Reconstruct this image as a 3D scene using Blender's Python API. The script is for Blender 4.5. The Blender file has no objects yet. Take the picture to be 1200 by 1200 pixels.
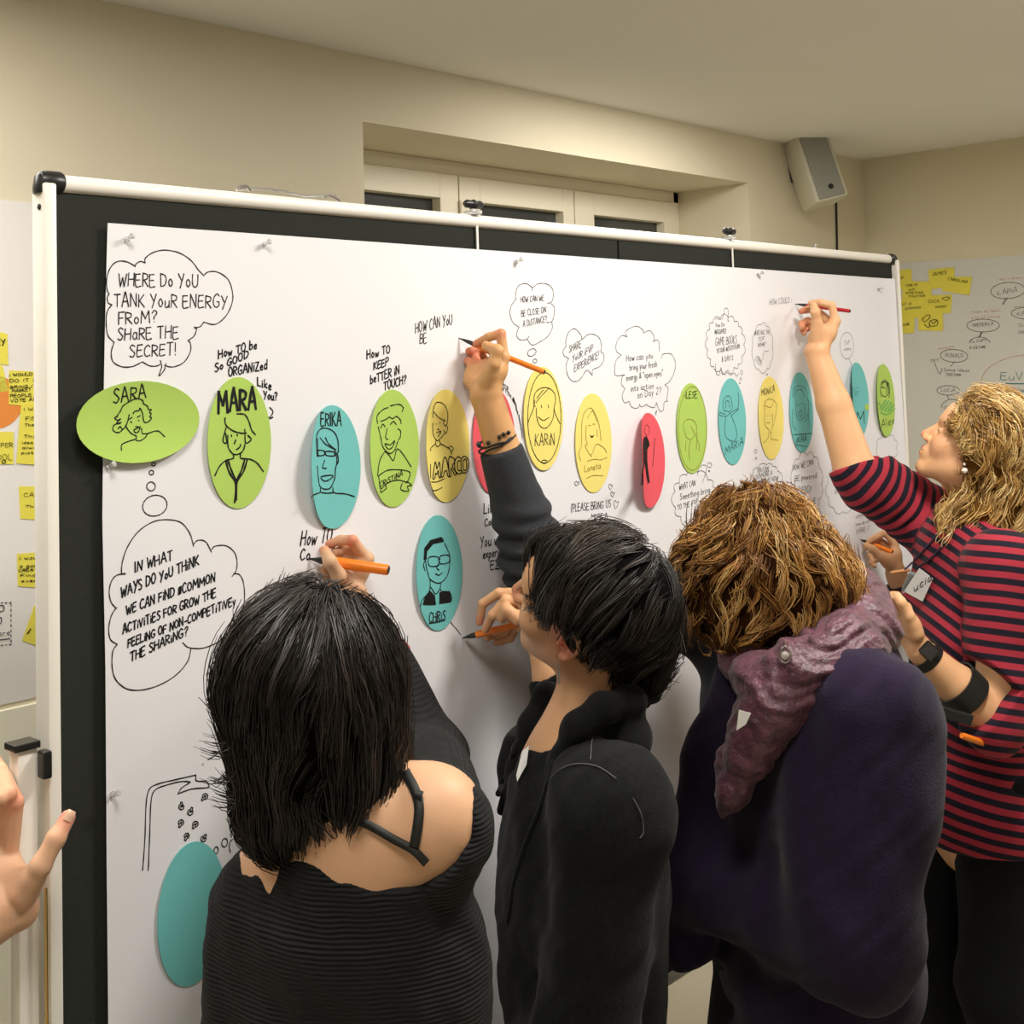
import bpy, bmesh, math, random
import numpy as np
from mathutils import Vector, Matrix
random.seed(7); rng = np.random.RandomState(7)
SC = bpy.context.scene
# ------------------------------------------------------------------ camera (solved from the pinboard and the 11 x 19 cm cards)
F_PX, CX, CY = 1473.9, 600.0, 340.8
CAM = np.array([-0.7943, -1.5444, 1.6307])
YAW, PITCH, ROLL = 0.7450, 0.0598, -0.0302
_f = np.array([math.cos(YAW)*math.cos(PITCH), math.sin(YAW)*math.cos(PITCH), math.sin(PITCH)])
_r = np.array([math.sin(YAW), -math.cos(YAW), 0.0]); _u = np.cross(_r, _f)
CR = _r*math.cos(ROLL) + _u*math.sin(ROLL); CU = -_r*math.sin(ROLL) + _u*math.cos(ROLL); CF = _f
cd = bpy.data.cameras.new('camera'); cam = bpy.data.objects.new('camera', cd); SC.collection.objects.link(cam)
cd.sensor_width = 36; cd.sensor_fit = 'HORIZONTAL'; cd.lens = F_PX/1200*36
cd.shift_x = 0; cd.shift_y = -(600-CY)/1200; cd.clip_start = 0.02; cd.clip_end = 60
cam.matrix_world = Matrix(((CR[0], CU[0], -CF[0], CAM[0]), (CR[1], CU[1], -CF[1], CAM[1]), (CR[2], CU[2], -CF[2], CAM[2]), (0, 0, 0, 1)))
SC.camera = cam
# ------------------------------------------------------------------ light, world, exposure
SC.view_settings.view_transform = 'Standard'; SC.view_settings.look = 'None'
SC.view_settings.exposure = 0.0; SC.view_settings.gamma = 1.0; SC.view_settings.use_curve_mapping = False
w = bpy.data.worlds.new('world'); SC.world = w; w.use_nodes = True
w.node_tree.nodes['Background'].inputs[0].default_value = (1.0, 0.95, 0.88, 1); w.node_tree.nodes['Background'].inputs[1].default_value = 0.05
def area(name, loc, target, size, power, col):
    l = bpy.data.lights.new(name, 'AREA'); l.shape = 'RECTANGLE'; l.size, l.size_y = size; l.energy = power; l.color = col
    o = bpy.data.objects.new(name, l); SC.collection.objects.link(o); o.location = loc
    o.rotation_euler = (Vector(target)-Vector(loc)).to_track_quat('-Z', 'Y').to_euler(); return o
WARM = (1.0, 0.955, 0.885)
CEIL = 2.56; FZ = -.16
area('ceiling_lamp_near_board', (1.15, -0.95, CEIL-0.06), (1.15, -0.95, 0), (0.5, 0.28), 32, WARM)
area('ceiling_lamp_left', (-0.25, -0.85, CEIL-0.06), (-0.25, -0.85, 0), (0.5, 0.4), 17, WARM)
area('ceiling_lamp_behind_camera', (-2.4, -3.4, CEIL-0.06), (-1.0, -1.5, 0.8), (1.4, 0.8), 18, WARM)
area('ceiling_lamp_right', (3.2, -1.6, CEIL-0.06), (3.2, -1.6, 0), (0.8, 0.8), 34, WARM)
area('added_fill_by_window', (2.7, 0.62, CEIL-0.06), (2.7, 0.9, 0), (1.0, 0.4), 19, WARM)  # unseen fill, added to brighten the window recess and wall
area('added_fill_behind_board', (-0.4, 0.6, CEIL-0.06), (-0.4, 0.7, 0), (1.2, 0.5), 30, WARM)  # unseen fill, put in to lift the wall behind the board
try:
    SC.cycles.max_bounces = 6; SC.cycles.diffuse_bounces = 4
except Exception: pass

# ------------------------------------------------------------------ geometry helpers
def P(px, py, Z):                       # a point at depth Z (m) along the photograph's ray
    return CAM + Z*(CF + (px-CX)/F_PX*CR - (py-CY)/F_PX*CU)
def D(r, u, f):                         # a direction: right, up, away
    v = r*CR + u*CU + f*CF; return v/np.linalg.norm(v)
def proj(p):
    d = np.atleast_2d(p)-CAM; z = d@CF
    return np.stack([CX+F_PX*(d@CR)/z, CY-F_PX*(d@CU)/z, z], 1)
def on_plane(px, py, axis, val):        # where the ray meets the plane coordinate[axis] = val
    px = np.asarray(px, float); py = np.asarray(py, float)
    d = CF[None]+((px.reshape(-1)-CX)/F_PX)[:, None]*CR[None]-((py.reshape(-1)-CY)/F_PX)[:, None]*CU[None]
    v = np.broadcast_to(np.asarray(val, float).reshape(-1), (len(d),))
    t = (v-CAM[axis])/d[:, axis]; return CAM[None]+t[:, None]*d
def BZ(px, py):                         # depth of the board plane at a pixel
    return float(proj(on_plane(px, py, 1, 0.0))[0, 2])
def PB(px, py, off): return P(px, py, BZ(px, py)-off)   # off metres nearer than the board along the ray

def new_mesh(name, v, f, mat=None, parent=None, smooth=False, origin=None, attrs=None):
    v = np.asarray(v, float).reshape(-1, 3)
    if parent is not None:
        o0 = np.zeros(3); q = parent
        while q is not None: o0 += np.array(q.location); q = q.parent
    else: o0 = np.array(origin) if origin is not None else np.array([(v[:, 0].min()+v[:, 0].max())/2, (v[:, 1].min()+v[:, 1].max())/2, v[:, 2].min()])
    v = v-o0
    me = bpy.data.meshes.new(name)
    if isinstance(f, np.ndarray):
        n, k = f.shape
        me.vertices.add(len(v)); me.vertices.foreach_set('co', v.astype(np.float32).ravel())
        me.loops.add(n*k); me.loops.foreach_set('vertex_index', f.astype(np.int32).ravel())
        me.polygons.add(n); me.polygons.foreach_set('loop_start', np.arange(0, n*k, k, dtype=np.int32)); me.update(calc_edges=True)
    else: me.from_pydata([tuple(x) for x in v], [], [tuple(x) for x in f])
    if smooth: me.polygons.foreach_set('use_smooth', [True]*len(me.polygons))
    for an, av in (attrs or {}).items():
        av = np.asarray(av, np.float32)
        if av.ndim == 2:
            a = me.attributes.new(an, 'FLOAT_COLOR', 'POINT'); a.data.foreach_set('color', np.concatenate([av, np.ones((len(av), 1), np.float32)], 1).ravel())
        else: a = me.attributes.new(an, 'FLOAT', 'POINT'); a.data.foreach_set('value', av)
    me.validate(); me.update()
    o = bpy.data.objects.new(name, me); SC.collection.objects.link(o)
    if mat: me.materials.append(mat)
    if parent is not None: o.parent = parent
    else: o.location = o0
    return o
def thing(name, label, cat, loc, group=None):
    o = bpy.data.objects.new(name, None); SC.collection.objects.link(o); o.location = [float(x) for x in loc]
    o.empty_display_size = .05; o['label'] = label; o['category'] = cat
    if group: o['group'] = group
    return o
def tag(o, label, cat, group=None):
    o['label'] = label; o['category'] = cat
    if group: o['group'] = group
    return o
def struct(o): o['kind'] = 'structure'; return o

class MB:                               # collects shapes into one mesh
    def __init__(s): s.v = []; s.f = []
    def add(s, v, f):
        n = len(s.v); s.v += [tuple(map(float, x)) for x in v]; s.f += [tuple(i+n for i in q) for q in f]; return s
    def box(s, c, sz, R=None, bev=0.0):
        bm = bmesh.new(); bmesh.ops.create_cube(bm, size=1)
        for q in bm.verts: q.co = Vector((q.co.x*sz[0], q.co.y*sz[1], q.co.z*sz[2]))
        if bev > 0: bmesh.ops.bevel(bm, geom=bm.edges[:], offset=bev, segments=2, affect='EDGES', profile=.6)
        R = np.eye(3) if R is None else R
        bm.verts.index_update(); s.add([R@np.array(q.co)+np.array(c) for q in bm.verts], [[q.index for q in f.verts] for f in bm.faces]); bm.free(); return s
    def lathe(s, a, b, prof, n=20):     # prof: (t along a-b, radius)
        a = np.array(a, float); b = np.array(b, float); ax = b-a; L = np.linalg.norm(ax); w = ax/L
        t = np.array([0, 0, 1.]) if abs(w[2]) < .9 else np.array([1., 0, 0]); u = np.cross(w, t); u /= np.linalg.norm(u); vv = np.cross(w, u)
        V = []; Fc = []
        for (tt, r) in prof:
            for k in range(n):
                an = 2*math.pi*k/n; V.append(a+ax*tt+r*(math.cos(an)*u+math.sin(an)*vv))
        for i in range(len(prof)-1):
            for k in range(n): Fc.append((i*n+k, i*n+(k+1) % n, (i+1)*n+(k+1) % n, (i+1)*n+k))
        Fc.append(tuple(range(n-1, -1, -1))); Fc.append(tuple((len(prof)-1)*n+k for k in range(n))); return s.add(V, Fc)
    def tube(s, pts, r, n=8):
        pts = np.array(pts, float); r = np.broadcast_to(np.asarray(r, float), (len(pts),))
        T = np.gradient(pts, axis=0); T /= np.linalg.norm(T, axis=1)[:, None]+1e-12
        t = np.array([0, 0, 1.]) if abs(T[0][2]) < .9 else np.array([1., 0, 0]); u = np.cross(T[0], t); V = []
        for i in range(len(pts)):
            u = u-T[i]*(u@T[i]); u /= np.linalg.norm(u)+1e-12; w_ = np.cross(T[i], u)
            for k in range(n):
                an = 2*math.pi*k/n; V.append(pts[i]+r[i]*(math.cos(an)*u+math.sin(an)*w_))
        Fc = [(i*n+k, i*n+(k+1) % n, (i+1)*n+(k+1) % n, (i+1)*n+k) for i in range(len(pts)-1) for k in range(n)]
        Fc += [tuple(range(n-1, -1, -1)), tuple((len(pts)-1)*n+k for k in range(n))]; return s.add(V, Fc)
    def build(s, name, mat, parent=None, smooth=False, origin=None):
        o = new_mesh(name, s.v, s.f, mat, parent, False, origin)
        if smooth:
            o.data.polygons.foreach_set('use_smooth', [True]*len(o.data.polygons))
            try: o.data.set_sharp_from_angle(angle=math.radians(40))
            except Exception: pass
        return o

# ------------------------------------------------------------------ materials
def mat(name, col, rough=.6, metal=0, spec=.5, sub=0, bump=None, var=None, attr=None, sheen=0, trans=0, coat=0, aniso=0):
    m = bpy.data.materials.new(name); m.use_nodes = True; nt = m.node_tree; N = nt.nodes; L = nt.links; b = N['Principled BSDF']
    b.inputs['Base Color'].default_value = (*col, 1); b.inputs['Roughness'].default_value = rough; b.inputs['Metallic'].default_value = metal
    b.inputs['Specular IOR Level'].default_value = spec
    if sub: b.inputs['Subsurface Weight'].default_value = sub; b.inputs['Subsurface Radius'].default_value = (.012, .005, .003); b.inputs['Subsurface Scale'].default_value = 1.0
    if sheen: b.inputs['Sheen Weight'].default_value = sheen; b.inputs['Sheen Roughness'].default_value = .5
    if trans: b.inputs['Transmission Weight'].default_value = trans
    if coat: b.inputs['Coat Weight'].default_value = coat
    tc = N.new('ShaderNodeTexCoord')
    src = None
    if attr:
        a = N.new('ShaderNodeAttribute'); a.attribute_name = attr; src = a.outputs['Color']; L.new(src, b.inputs['Base Color'])
    if var:                              # (scale, amount)
        n = N.new('ShaderNodeTexNoise'); n.inputs['Scale'].default_value = var[0]; n.inputs['Detail'].default_value = 5; L.new(tc.outputs['Object'], n.inputs['Vector'])
        mr = N.new('ShaderNodeMapRange'); mr.inputs['From Min'].default_value = .3; mr.inputs['From Max'].default_value = .7
        mr.inputs['To Min'].default_value = 1-var[1]; mr.inputs['To Max'].default_value = 1+var[1]; L.new(n.outputs['Fac'], mr.inputs['Value'])
        h = N.new('ShaderNodeHueSaturation'); L.new(mr.outputs['Result'], h.inputs['Value'])
        if src: L.new(src, h.inputs['Color'])
        else: h.inputs['Color'].default_value = (*col, 1)
        L.new(h.outputs['Color'], b.inputs['Base Color'])
    if bump:                             # (scale, strength, distance)
        n = N.new('ShaderNodeTexNoise'); n.inputs['Scale'].default_value = bump[0]; n.inputs['Detail'].default_value = 6; L.new(tc.outputs['Object'], n.inputs['Vector'])
        bp = N.new('ShaderNodeBump'); bp.inputs['Strength'].default_value = bump[1]; bp.inputs['Distance'].default_value = bump[2]
        L.new(n.outputs['Fac'], bp.inputs['Height']); L.new(bp.outputs['Normal'], b.inputs['Normal'])
    return m
def lin(r, g, b):
    f = lambda c: (c/255/12.92) if c/255 <= .04045 else ((c/255+.055)/1.055)**2.4
    return (f(r), f(g), f(b))
M = {}
M['wall'] = mat('wall_paint', lin(224, 215, 190), .85, bump=(60, .15, .002), var=(1.5, .03))
M['wallr'] = mat('wall_paint_right', lin(220, 212, 184), .85, bump=(60, .15, .002), var=(1.5, .03))
M['ceil'] = mat('ceiling_paint', lin(240, 238, 232), .9, var=(1, .02))
M['floor'] = mat('floor_vinyl', lin(176, 168, 150), .5, var=(2, .04))
M['wpaper'] = mat('wall_paper_sheet', lin(214, 214, 208), .8, var=(2, .02))
M['wpaperl'] = mat('wall_poster_left', lin(234, 230, 226), .8, var=(2, .02))
M['cream'] = mat('added_cream_panel', lin(250, 246, 226), .6)
M['paper'] = mat('poster_paper', lin(230, 229, 232), .7, spec=.3, bump=(7, .25, .004), var=(3, .01))
M['felt'] = mat('dark_felt', lin(43, 45, 41), .95, bump=(900, .3, .0006), var=(400, .12), spec=.2)
M['frame'] = mat('white_frame', lin(238, 234, 224), .35)
M['frame2'] = mat('frame_inner', lin(214, 205, 190), .45)
M['black'] = mat('black_plastic', (.012, .012, .012), .35)
M['ink'] = mat('marker_ink', (.012, .011, .012), .6, spec=.2)
M['inkg'] = mat('faint_ink', (.10, .10, .10), .6, spec=.2)
M['inko'] = mat('orange_ink', lin(205, 150, 110), .6, spec=.2)
M['inkt'] = mat('teal_ink', lin(60, 120, 120), .6, spec=.2)
M['inky'] = mat('ochre_ink', lin(140, 120, 50), .6, spec=.2)
M['inkgr'] = mat('green_ink', lin(60, 165, 95), .6, spec=.2)
M['green'] = mat('green_card', lin(172, 203, 98), .75, spec=.2, var=(30, .02))
M['blue'] = mat('blue_card', lin(112, 190, 188), .75, spec=.2, var=(30, .02))
M['yellow'] = mat('yellow_card', lin(236, 219, 122), .75, spec=.2, var=(30, .02))
M['red'] = mat('red_card', lin(228, 92, 102), .75, spec=.2, var=(30, .02))
M['note'] = mat('sticky_note_yellow', lin(232, 220, 84), .8, var=(30, .03))
M['sorange'] = mat('orange_card', lin(228, 140, 60), .8)
M['wframe'] = mat('window_frame_paint', lin(236, 228, 206), .5)
M['dglass'] = mat('dark_glass', (.05, .055, .055), .08, spec=.6)
M['spk'] = mat('speaker_plastic', lin(206, 202, 182), .5)
M['spkg'] = mat('speaker_grille', lin(150, 150, 142), .6, bump=(500, .4, .001))
M['clear'] = mat('clear_plastic', (.9, .9, .9), .1, trans=.7, spec=.5)
M['metal'] = mat('steel', (.6, .6, .6), .3, metal=1)
M['skin'] = mat('skin', lin(214, 166, 126), .5, sub=.15, attr='tint', bump=(260, .12, .001), spec=.35)
M['hair'] = mat('hair_strands', (.02, .015, .01), .36, attr='col', spec=.55)
M['hairbase'] = mat('hair_base', (.01, .008, .006), .95, attr='col', spec=.05)
M['orange'] = mat('orange_marker_barrel', lin(238, 128, 30), .35, var=(20, .03))
M['redpen'] = mat('red_marker_barrel', lin(178, 40, 48), .35)
M['brass'] = mat('brass', (.8, .55, .2), .3, metal=1)
# ------------------------------------------------------------------ the room
YW = 1.25; XC = 4.722; XL = -4.0; YF = -5.5; YR = YW+.38; XW0, XW1, ZW1, ZW0 = 1.61, 3.70, 2.362, 0.95
def slab(name, x0, x1, y0, y1, z0, z1, m, parent=None):
    return MB().box(((x0+x1)/2, (y0+y1)/2, (z0+z1)/2), (x1-x0, y1-y0, z1-z0)).build(name, m, parent)
struct(slab('floor', XL-.1, XC+.1, YF-.1, YR+.3, FZ-.1, FZ, M['floor']))
struct(slab('ceiling', XL-.1, XC+.1, YF-.1, YR+.3, CEIL, CEIL+.1, M['ceil']))
wb = MB()
T_ = YR+.12
for (x0, x1, z0, z1) in ((XL-.1, XW0, FZ, CEIL), (XW1, XC+.1, FZ, CEIL), (XW0, XW1, FZ, ZW0), (XW0, XW1, ZW1, CEIL)):
    wb.box(((x0+x1)/2, (YW+T_)/2, (z0+z1)/2), (x1-x0, T_-YW, z1-z0))
struct(wb.build('wall_back', M['wall']))
struct(slab('wall_right', XC, XC+.1, YF-.1, YW, FZ, CEIL, M['wallr']))
struct(slab('wall_left', XL-.1, XL, YF-.1, YW, FZ, CEIL, M['wall']))
struct(slab('wall_front', XL, XC, YF-.1, YF, FZ, CEIL, M['wall']))
# window: a fixed outer frame and three casements; the photo shows their upper ends over the board
win = bpy.data.objects.new('window_1', None); SC.collection.objects.link(win); win.location = (2.65, YR, ZW0); win['kind'] = 'structure'
xs = [XW0] + [float(on_plane(x, 240, 1, YR-.04)[0, 0]) for x in (537, 672)] + [XW1]
outer = MB()
for (x0, x1, z0, z1) in ((XW0, XW1, ZW1-.05, ZW1), (XW0, XW1, ZW0, ZW0+.05), (XW0, XW0+.04, ZW0, ZW1), (XW1-.04, XW1, ZW0, ZW1)):
    outer.box(((x0+x1)/2, YR, (z0+z1)/2), (x1-x0, .06, z1-z0), bev=.004)
outer.build('window_frame', M['wframe'], win)
glz = [float(on_plane(x, y, 1, YR-.01)[0, 2]) for x, y in ((470, 229), (604, 244), (728, 257))]
gx = [[float(on_plane(x, 240, 1, YR-.01)[0, 0]) for x in q] for q in ((415, 508), (555, 652), (688, 770))]
gx[0][0] = XW0+.13
for i in range(3):
    x0, x1 = xs[i]+(.04 if i == 0 else .003), xs[i+1]-(.04 if i == 2 else .003)
    s = MB(); zt = ZW1-.052; zb = ZW0+.052; g0, g1 = gx[i]; gz = glz[i]
    for (a, b, c, d) in ((x0, g0, zb, zt), (g1, x1, zb, zt), (g0, g1, gz, zt), (g0, g1, zb, zb+.12)):
        s.box(((a+b)/2, YR-.02, (c+d)/2), (b-a, .05, d-c), bev=.003)
    s.box((g1-.012, YR-.0, (zb+gz)/2), (.02, .05, gz-zb-.1))
    so = s.build('sash', M['wframe'], win)
    MB().box(((g0+g1)/2, YR+.0, (zb+gz)/2), (g1-g0, .008, gz-zb)).build('pane', M['dglass'], so)
hg = MB()
for x in (xs[1], ):
    hg.lathe((x, YR-.055, 2.0), (x, YR-.055, 2.09), [(0, .006), (1, .006)], 8); hg.lathe((x, YR-.055, 2.14), (x, YR-.055, 2.22), [(0, .006), (1, .006)], 8)
hg.build('hinge', M['wframe'], win)
# loudspeaker on the wall by the corner
sp = on_plane(955, 212, 1, YW-.12)[0]
sproot = thing('wall_speaker', 'pale wall loudspeaker mounted high beside the corner, over the pinboard end', 'speaker', (sp[0], YW-.1, sp[2]-.14))
sR = np.array(Matrix.Rotation(math.radians(-6), 3, 'Y')@Matrix.Rotation(math.radians(-14), 3, 'X')@Matrix.Rotation(math.radians(-38), 3, 'Z'))
sc0 = sp+np.array([0, 0, .045])
MB().box(sc0, (.155, .17, .31), sR, .018).build('housing', M['spk'], sproot, True)
MB().box(sc0+sR@np.array([0.0, -.0865, 0]), (.118, .012, .285), sR, .004).build('grille', M['spkg'], sproot)
MB().lathe(sc0+sR@np.array([.005, -.091, -.10]), sc0+sR@np.array([.005, -.096, -.10]), [(0, .012), (1, .011)], 16).build('badge', M['black'], sproot)
MB().box(sc0+sR@np.array([-.05, .12, .03]), (.05, .12, .08), sR, .006).build('bracket', M['black'], sproot)
c0 = on_plane(980, 232, 1, YW-.006)[0]; c1 = on_plane(983, 420, 1, YW-.006)[0]
tag(MB().tube([c0+(0, 0, .05), c0, (c0+c1)/2+(.002, 0, 0), c1], .005, 6).build('speaker_cable', M['black']), 'thin dark cable running down the wall under the loudspeaker', 'cable')

# ------------------------------------------------------------------ the pinboard
T = 1.90; BB = .42
board = thing('pinboard', 'double width mobile pinboard with dark felt panels, white frame and black corners', 'board', (1.2, 0.005, FZ))
for x0 in (0.0, 1.203):
    slab('felt_panel', x0, x0+1.197, .002, .022, BB, T-.012, M['felt'], board)
RA = .0118
MB().lathe((0.0, .004, T-RA), (2.4, .004, T-RA), [(0, RA), (1, RA)], 20).build('top_rail', M['frame'], board, True)
MB().lathe((0.0, .004, BB-RA), (2.4, .004, BB-RA), [(0, RA), (1, RA)], 20).build('bottom_rail', M['frame'], board, True)
for x in (-.0085, 2.4085):
    MB().box((x, .004, (T+BB)/2-.008), (.017, .036, T-BB-.012), None, .004).build('post', M['frame'], board, True)
    for z in (T-RA+.001, BB-RA):
        c = MB(); dx = .024 if x < 1 else -.024
        c.lathe((x-.010*np.sign(dx), .004, z), (x+dx, .004, z), [(0, .006), (.08, .0125), (.3, .0148), (.9, .0148), (1, .013)], 20)
        c.lathe((x, .004, z+.012), (x, .004, z-.016), [(0, .008), (.2, .0125), (.8, .0150), (1, .0145)], 20)
        c.build('corner_cap', M['black'], board, True)
sc_ = on_plane(34, 230, 0, -.0172)[0]
MB().lathe((-.0172, .0, T-.045), (-.0195, .0, T-.045), [(0, .0042), (.6, .004), (1, .002)], 12).build('screw', M['black'], board, True)
for sx, x in ((-1, -.034), (1, 2.434)):
    zt = float(on_plane(30, 884, 0, -.05)[0, 2]) if sx < 0 else 1.2
    MB().box((x+sx*.004, .012, (zt+FZ+.05)/2), (.026, .024, zt-FZ-.05), None, .003).build('leg', M['frame'], board, True)
    MB().box((x+sx*.006, .010, zt+.004), (.034, .030, .009), None, .002).build('leg_cap', M['black'], board)
    MB().box((x-sx*.012, -.012, zt-.020), (.012, .018, .034), None, .003).build('clamp', M['black'], board)
    MB().box((x, .012, FZ+.021), (.04, .55, .04), None, .006).build('foot', M['frame'], board, True)
MB().lathe((-.022, -.012, 1.0), (-.022, -.012, .80), [(0, .002), (1, .002)], 8).build('tension_rod', M['brass'], board)
# paper clamps with knobs and white cords over the rail
def clamp_on_rail(px, py, name_label):
    q = on_plane(px, py, 1, 0.0)[0]; x = q[0]
    t = thing('rail_clamp', name_label, 'clamp', (x, .004, T), 'wing clamps on the top rail')
    MB().box((x, .002, T+.003), (.020, .030, .008), None, .003).build('clip', M['clear'], t, True)
    MB().lathe((x, .0, T), (x, .0, T+.012), [(0, .006), (1, .005)], 12).build('stem', M['metal'], t, True)
    k = MB(); k.lathe((x-.024, 0, T+.018), (x+.024, 0, T+.018), [(0, .003), (.15, .0075), (.4, .0065), (.5, .009), (.6, .0065), (.85, .0075), (1, .003)], 14)
    k.lathe((x, 0, T+.010), (x, 0, T+.024), [(0, .007), (.5, .010), (1, .007)], 14); k.build('wing_knob', M['black'], t, True)
    z1 = float(paper_top(x))
    MB().box((x+.004, -.0035, (T-.02+z1)/2-.004), (.0045, .002, T-.02-z1+.02)).build('cord', M['frame'], t)
PT0 = on_plane(123, 262, 1, 0.)[0]; PT1 = on_plane(1047, 327, 1, 0.)[0]
def paper_top(x): return PT0[2]+(PT1[2]-PT0[2])*(np.asarray(x)-PT0[0])/(PT1[0]-PT0[0])
clamp_on_rail(555, 250, 'black wing clamp on the white rail at the left, near the window')
clamp_on_rail(855, 282, 'black wing clamp on the white rail further right, under the window reveal')
q0 = on_plane(280, 224, 1, .0)[0][0]; q1 = on_plane(396, 234, 1, .0)[0][0]
wv = MB(); xs_ = np.linspace(q0, q1, 24); wv.tube([(x, .006, T+.0035+.006*abs(math.sin((x-q0)/(q1-q0)*math.pi*1.5))*(1 if i % 3 else .8)) for i, x in enumerate(xs_)], .0022, 6)
wv.tube([(q0-.004, 0, T+.002), (q0+.004, 0, T+.009), (q0+.014, 0, T+.010), (q0+.02, 0, T+.003)], .0025, 6); wv.tube([(q1-.03, 0, T+.004), (q1-.018, 0, T+.009), (q1-.006, 0, T+.005), (q1+.004, 0, T+.001)], .0022, 6)
tag(wv.build('wire_hanger', M['metal'], None, True), 'thin bent wire lying along the top of the white rail', 'wire')
xk = on_plane(957, 289, 1, 0.)[0][0]
tag(MB().lathe((xk, .004, T-.001), (xk, .004, T+.010), [(0, .004), (.5, .004), (.6, .0065), (1, .005)], 12).build('rail_screw', M['metal'], None, True), 'small silver screw standing on the rail near its right end', 'screw')

# ------------------------------------------------------------------ the big paper sheet, gently buckled
def poff(x, z):                          # how far the sheet stands in front of the felt
    x = np.asarray(x, float); z = np.asarray(z, float)
    return .0046+.004*np.clip(1-(x-.10)/.09,0,1)**2+.016*np.clip((x-2.375)/.03,0,1)+.0011*np.sin(x*5.1+1.2*np.sin(z*3.3))+.0016*np.sin(z*6.3+x*2.1+.7)+.0005*np.sin(x*17+z*9)
def pedge(z):                            # left edge, slightly curled
    zs = [float(on_plane(120, y, 1, 0.)[0, 2]) for y in (1010, 780, 610, 500, 400, 262)]; xs = [float(on_plane(x, y, 1, 0.)[0, 0]) for x, y in ((120.5, 1010), (119.5, 780), (116.5, 610), (118, 500), (119.8, 400), (122.5, 262))]
    return np.interp(z, zs, xs)
PZ0 = .47; XR = on_plane(1058, 560, 1, 0.)[0, 0]
nx, nz = 120, 70; V = []
for j in range(nz+1):
    for i in range(nx+1):
        a, b = i/nx, j/nz; zt = paper_top(PT0[0]+a*(XR-PT0[0])); z = PZ0+b*(zt-PZ0); e = float(pedge(z)); x = e+a*(XR-.012*b-e)
        y = -float(poff(x, z)); V.append((x, y, z))
Fc = [(j*(nx+1)+i, j*(nx+1)+i+1, (j+1)*(nx+1)+i+1, (j+1)*(nx+1)+i) for j in range(nz) for i in range(nx)]
paper = new_mesh('poster_paper', V, Fc, M['paper'], None, True); tag(paper, 'huge white paper sheet pinned over the felt, covered in drawn bubbles and handwriting', 'paper')

# ------------------------------------------------------------------ ink: strokes traced as thin ribbons lying on a surface
def catmull(p, n=5):
    p = np.asarray(p, float)
    if len(p) < 3: return p
    closed = np.allclose(p[0], p[-1]); q = np.vstack([p[-2] if closed else 2*p[0]-p[1], p, p[1] if closed else 2*p[-1]-p[-2]]); out = []
    for i in range(1, len(q)-2):
        for t in np.linspace(0, 1, n, endpoint=False):
            a, b, c, d = q[i-1], q[i], q[i+1], q[i+2]; out.append(.5*((2*b)+(c-a)*t+(2*a-5*b+4*c-d)*t*t+(-a+3*b-3*c+d)*t**3))
    out.append(q[-2]); return np.array(out)
class Ink:
    def __init__(s, surf): s.V = []; s.F = []; s.surf = surf   # surf(pixels) -> points and normals on the sheet
    def line(s, px, wmm, smooth=True):
        px = np.asarray(px, float)
        if len(px) == 1: px = np.vstack([px, px+[.8, .3]])
        px = catmull(px) if smooth else px
        keep = [0]+[i for i in range(1, len(px)) if np.hypot(*(px[i]-px[i-1])) > 1e-3]; px = px[keep]
        if len(px) < 2: return
        p, n = s.surf(px); T_ = np.gradient(p, axis=0); S = np.cross(T_, n); S /= np.linalg.norm(S, axis=1)[:, None]+1e-9
        wd = wmm/1000/2*(1+.15*np.sin(np.arange(len(p))*1.3+len(s.V))); k = len(s.V)
        p0, p1 = p[0]-T_[0]/(np.linalg.norm(T_[0])+1e-9)*wd[0]*.6, p[-1]+T_[-1]/(np.linalg.norm(T_[-1])+1e-9)*wd[-1]*.6
        for i in range(len(p)):
            c = p[i] if 0 < i < len(p)-1 else (p0 if i == 0 else p1); s.V += [c-S[i]*wd[i], c+S[i]*wd[i]]
        s.F += [(k+2*i, k+2*i+1, k+2*i+3, k+2*i+2) for i in range(len(p)-1)]
    def poly(s, px):                     # a filled patch of ink
        p, n = s.surf(np.asarray(px, float)); k = len(s.V); s.V += list(p+n*.0001); s.F.append(tuple(range(k, k+len(p))))
    def done(s, name, m, parent):
        if s.V: o = new_mesh(name, s.V, s.F, m, parent); o['kind'] = 'stuff'; return o
def surf_paper(px):
    p = on_plane(px[:, 0], px[:, 1], 1, 0.)
    for _ in range(3): p = on_plane(px[:, 0], px[:, 1], 1, -poff(p[:, 0], p[:, 2])-.0005)
    return p, np.broadcast_to([0., -1, 0], p.shape)
G = {}
def g(ch, w, *s): G[ch] = (w, s)
g('A', .7, [(0, 0), (.33, 1), (.42, 1), (.7, 0)], [(.12, .38), (.6, .4)]); g('B', .6, [(0, 0), (.02, 1)], [(.02, 1), (.45, .92), (.45, .62), (.05, .52)], [(.05, .52), (.6, .42), (.55, .06), (0, 0)])
g('C', .6, [(.58, .85), (.35, 1), (.05, .7), (.03, .25), (.25, 0), (.58, .12)]); g('D', .65, [(.02, 0), (.02, 1)], [(.02, 1), (.5, .85), (.62, .45), (.4, .08), (.02, 0)])
g('E', .55, [(.52, 1), (.03, .97)], [(.03, 1), (0, 0), (.55, .02)], [(.02, .5), (.45, .53)]); g('F', .52, [(.55, 1), (.03, .97)], [(.03, 1), (0, 0)], [(.02, .5), (.42, .53)])
g('G', .65, [(.6, .85), (.35, 1), (.05, .7), (.03, .25), (.3, 0), (.6, .15), (.6, .42)], [(.6, .42), (.35, .42)]); g('H', .65, [(.02, 1), (0, 0)], [(.62, 1), (.62, 0)], [(0, .5), (.62, .54)])
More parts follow.
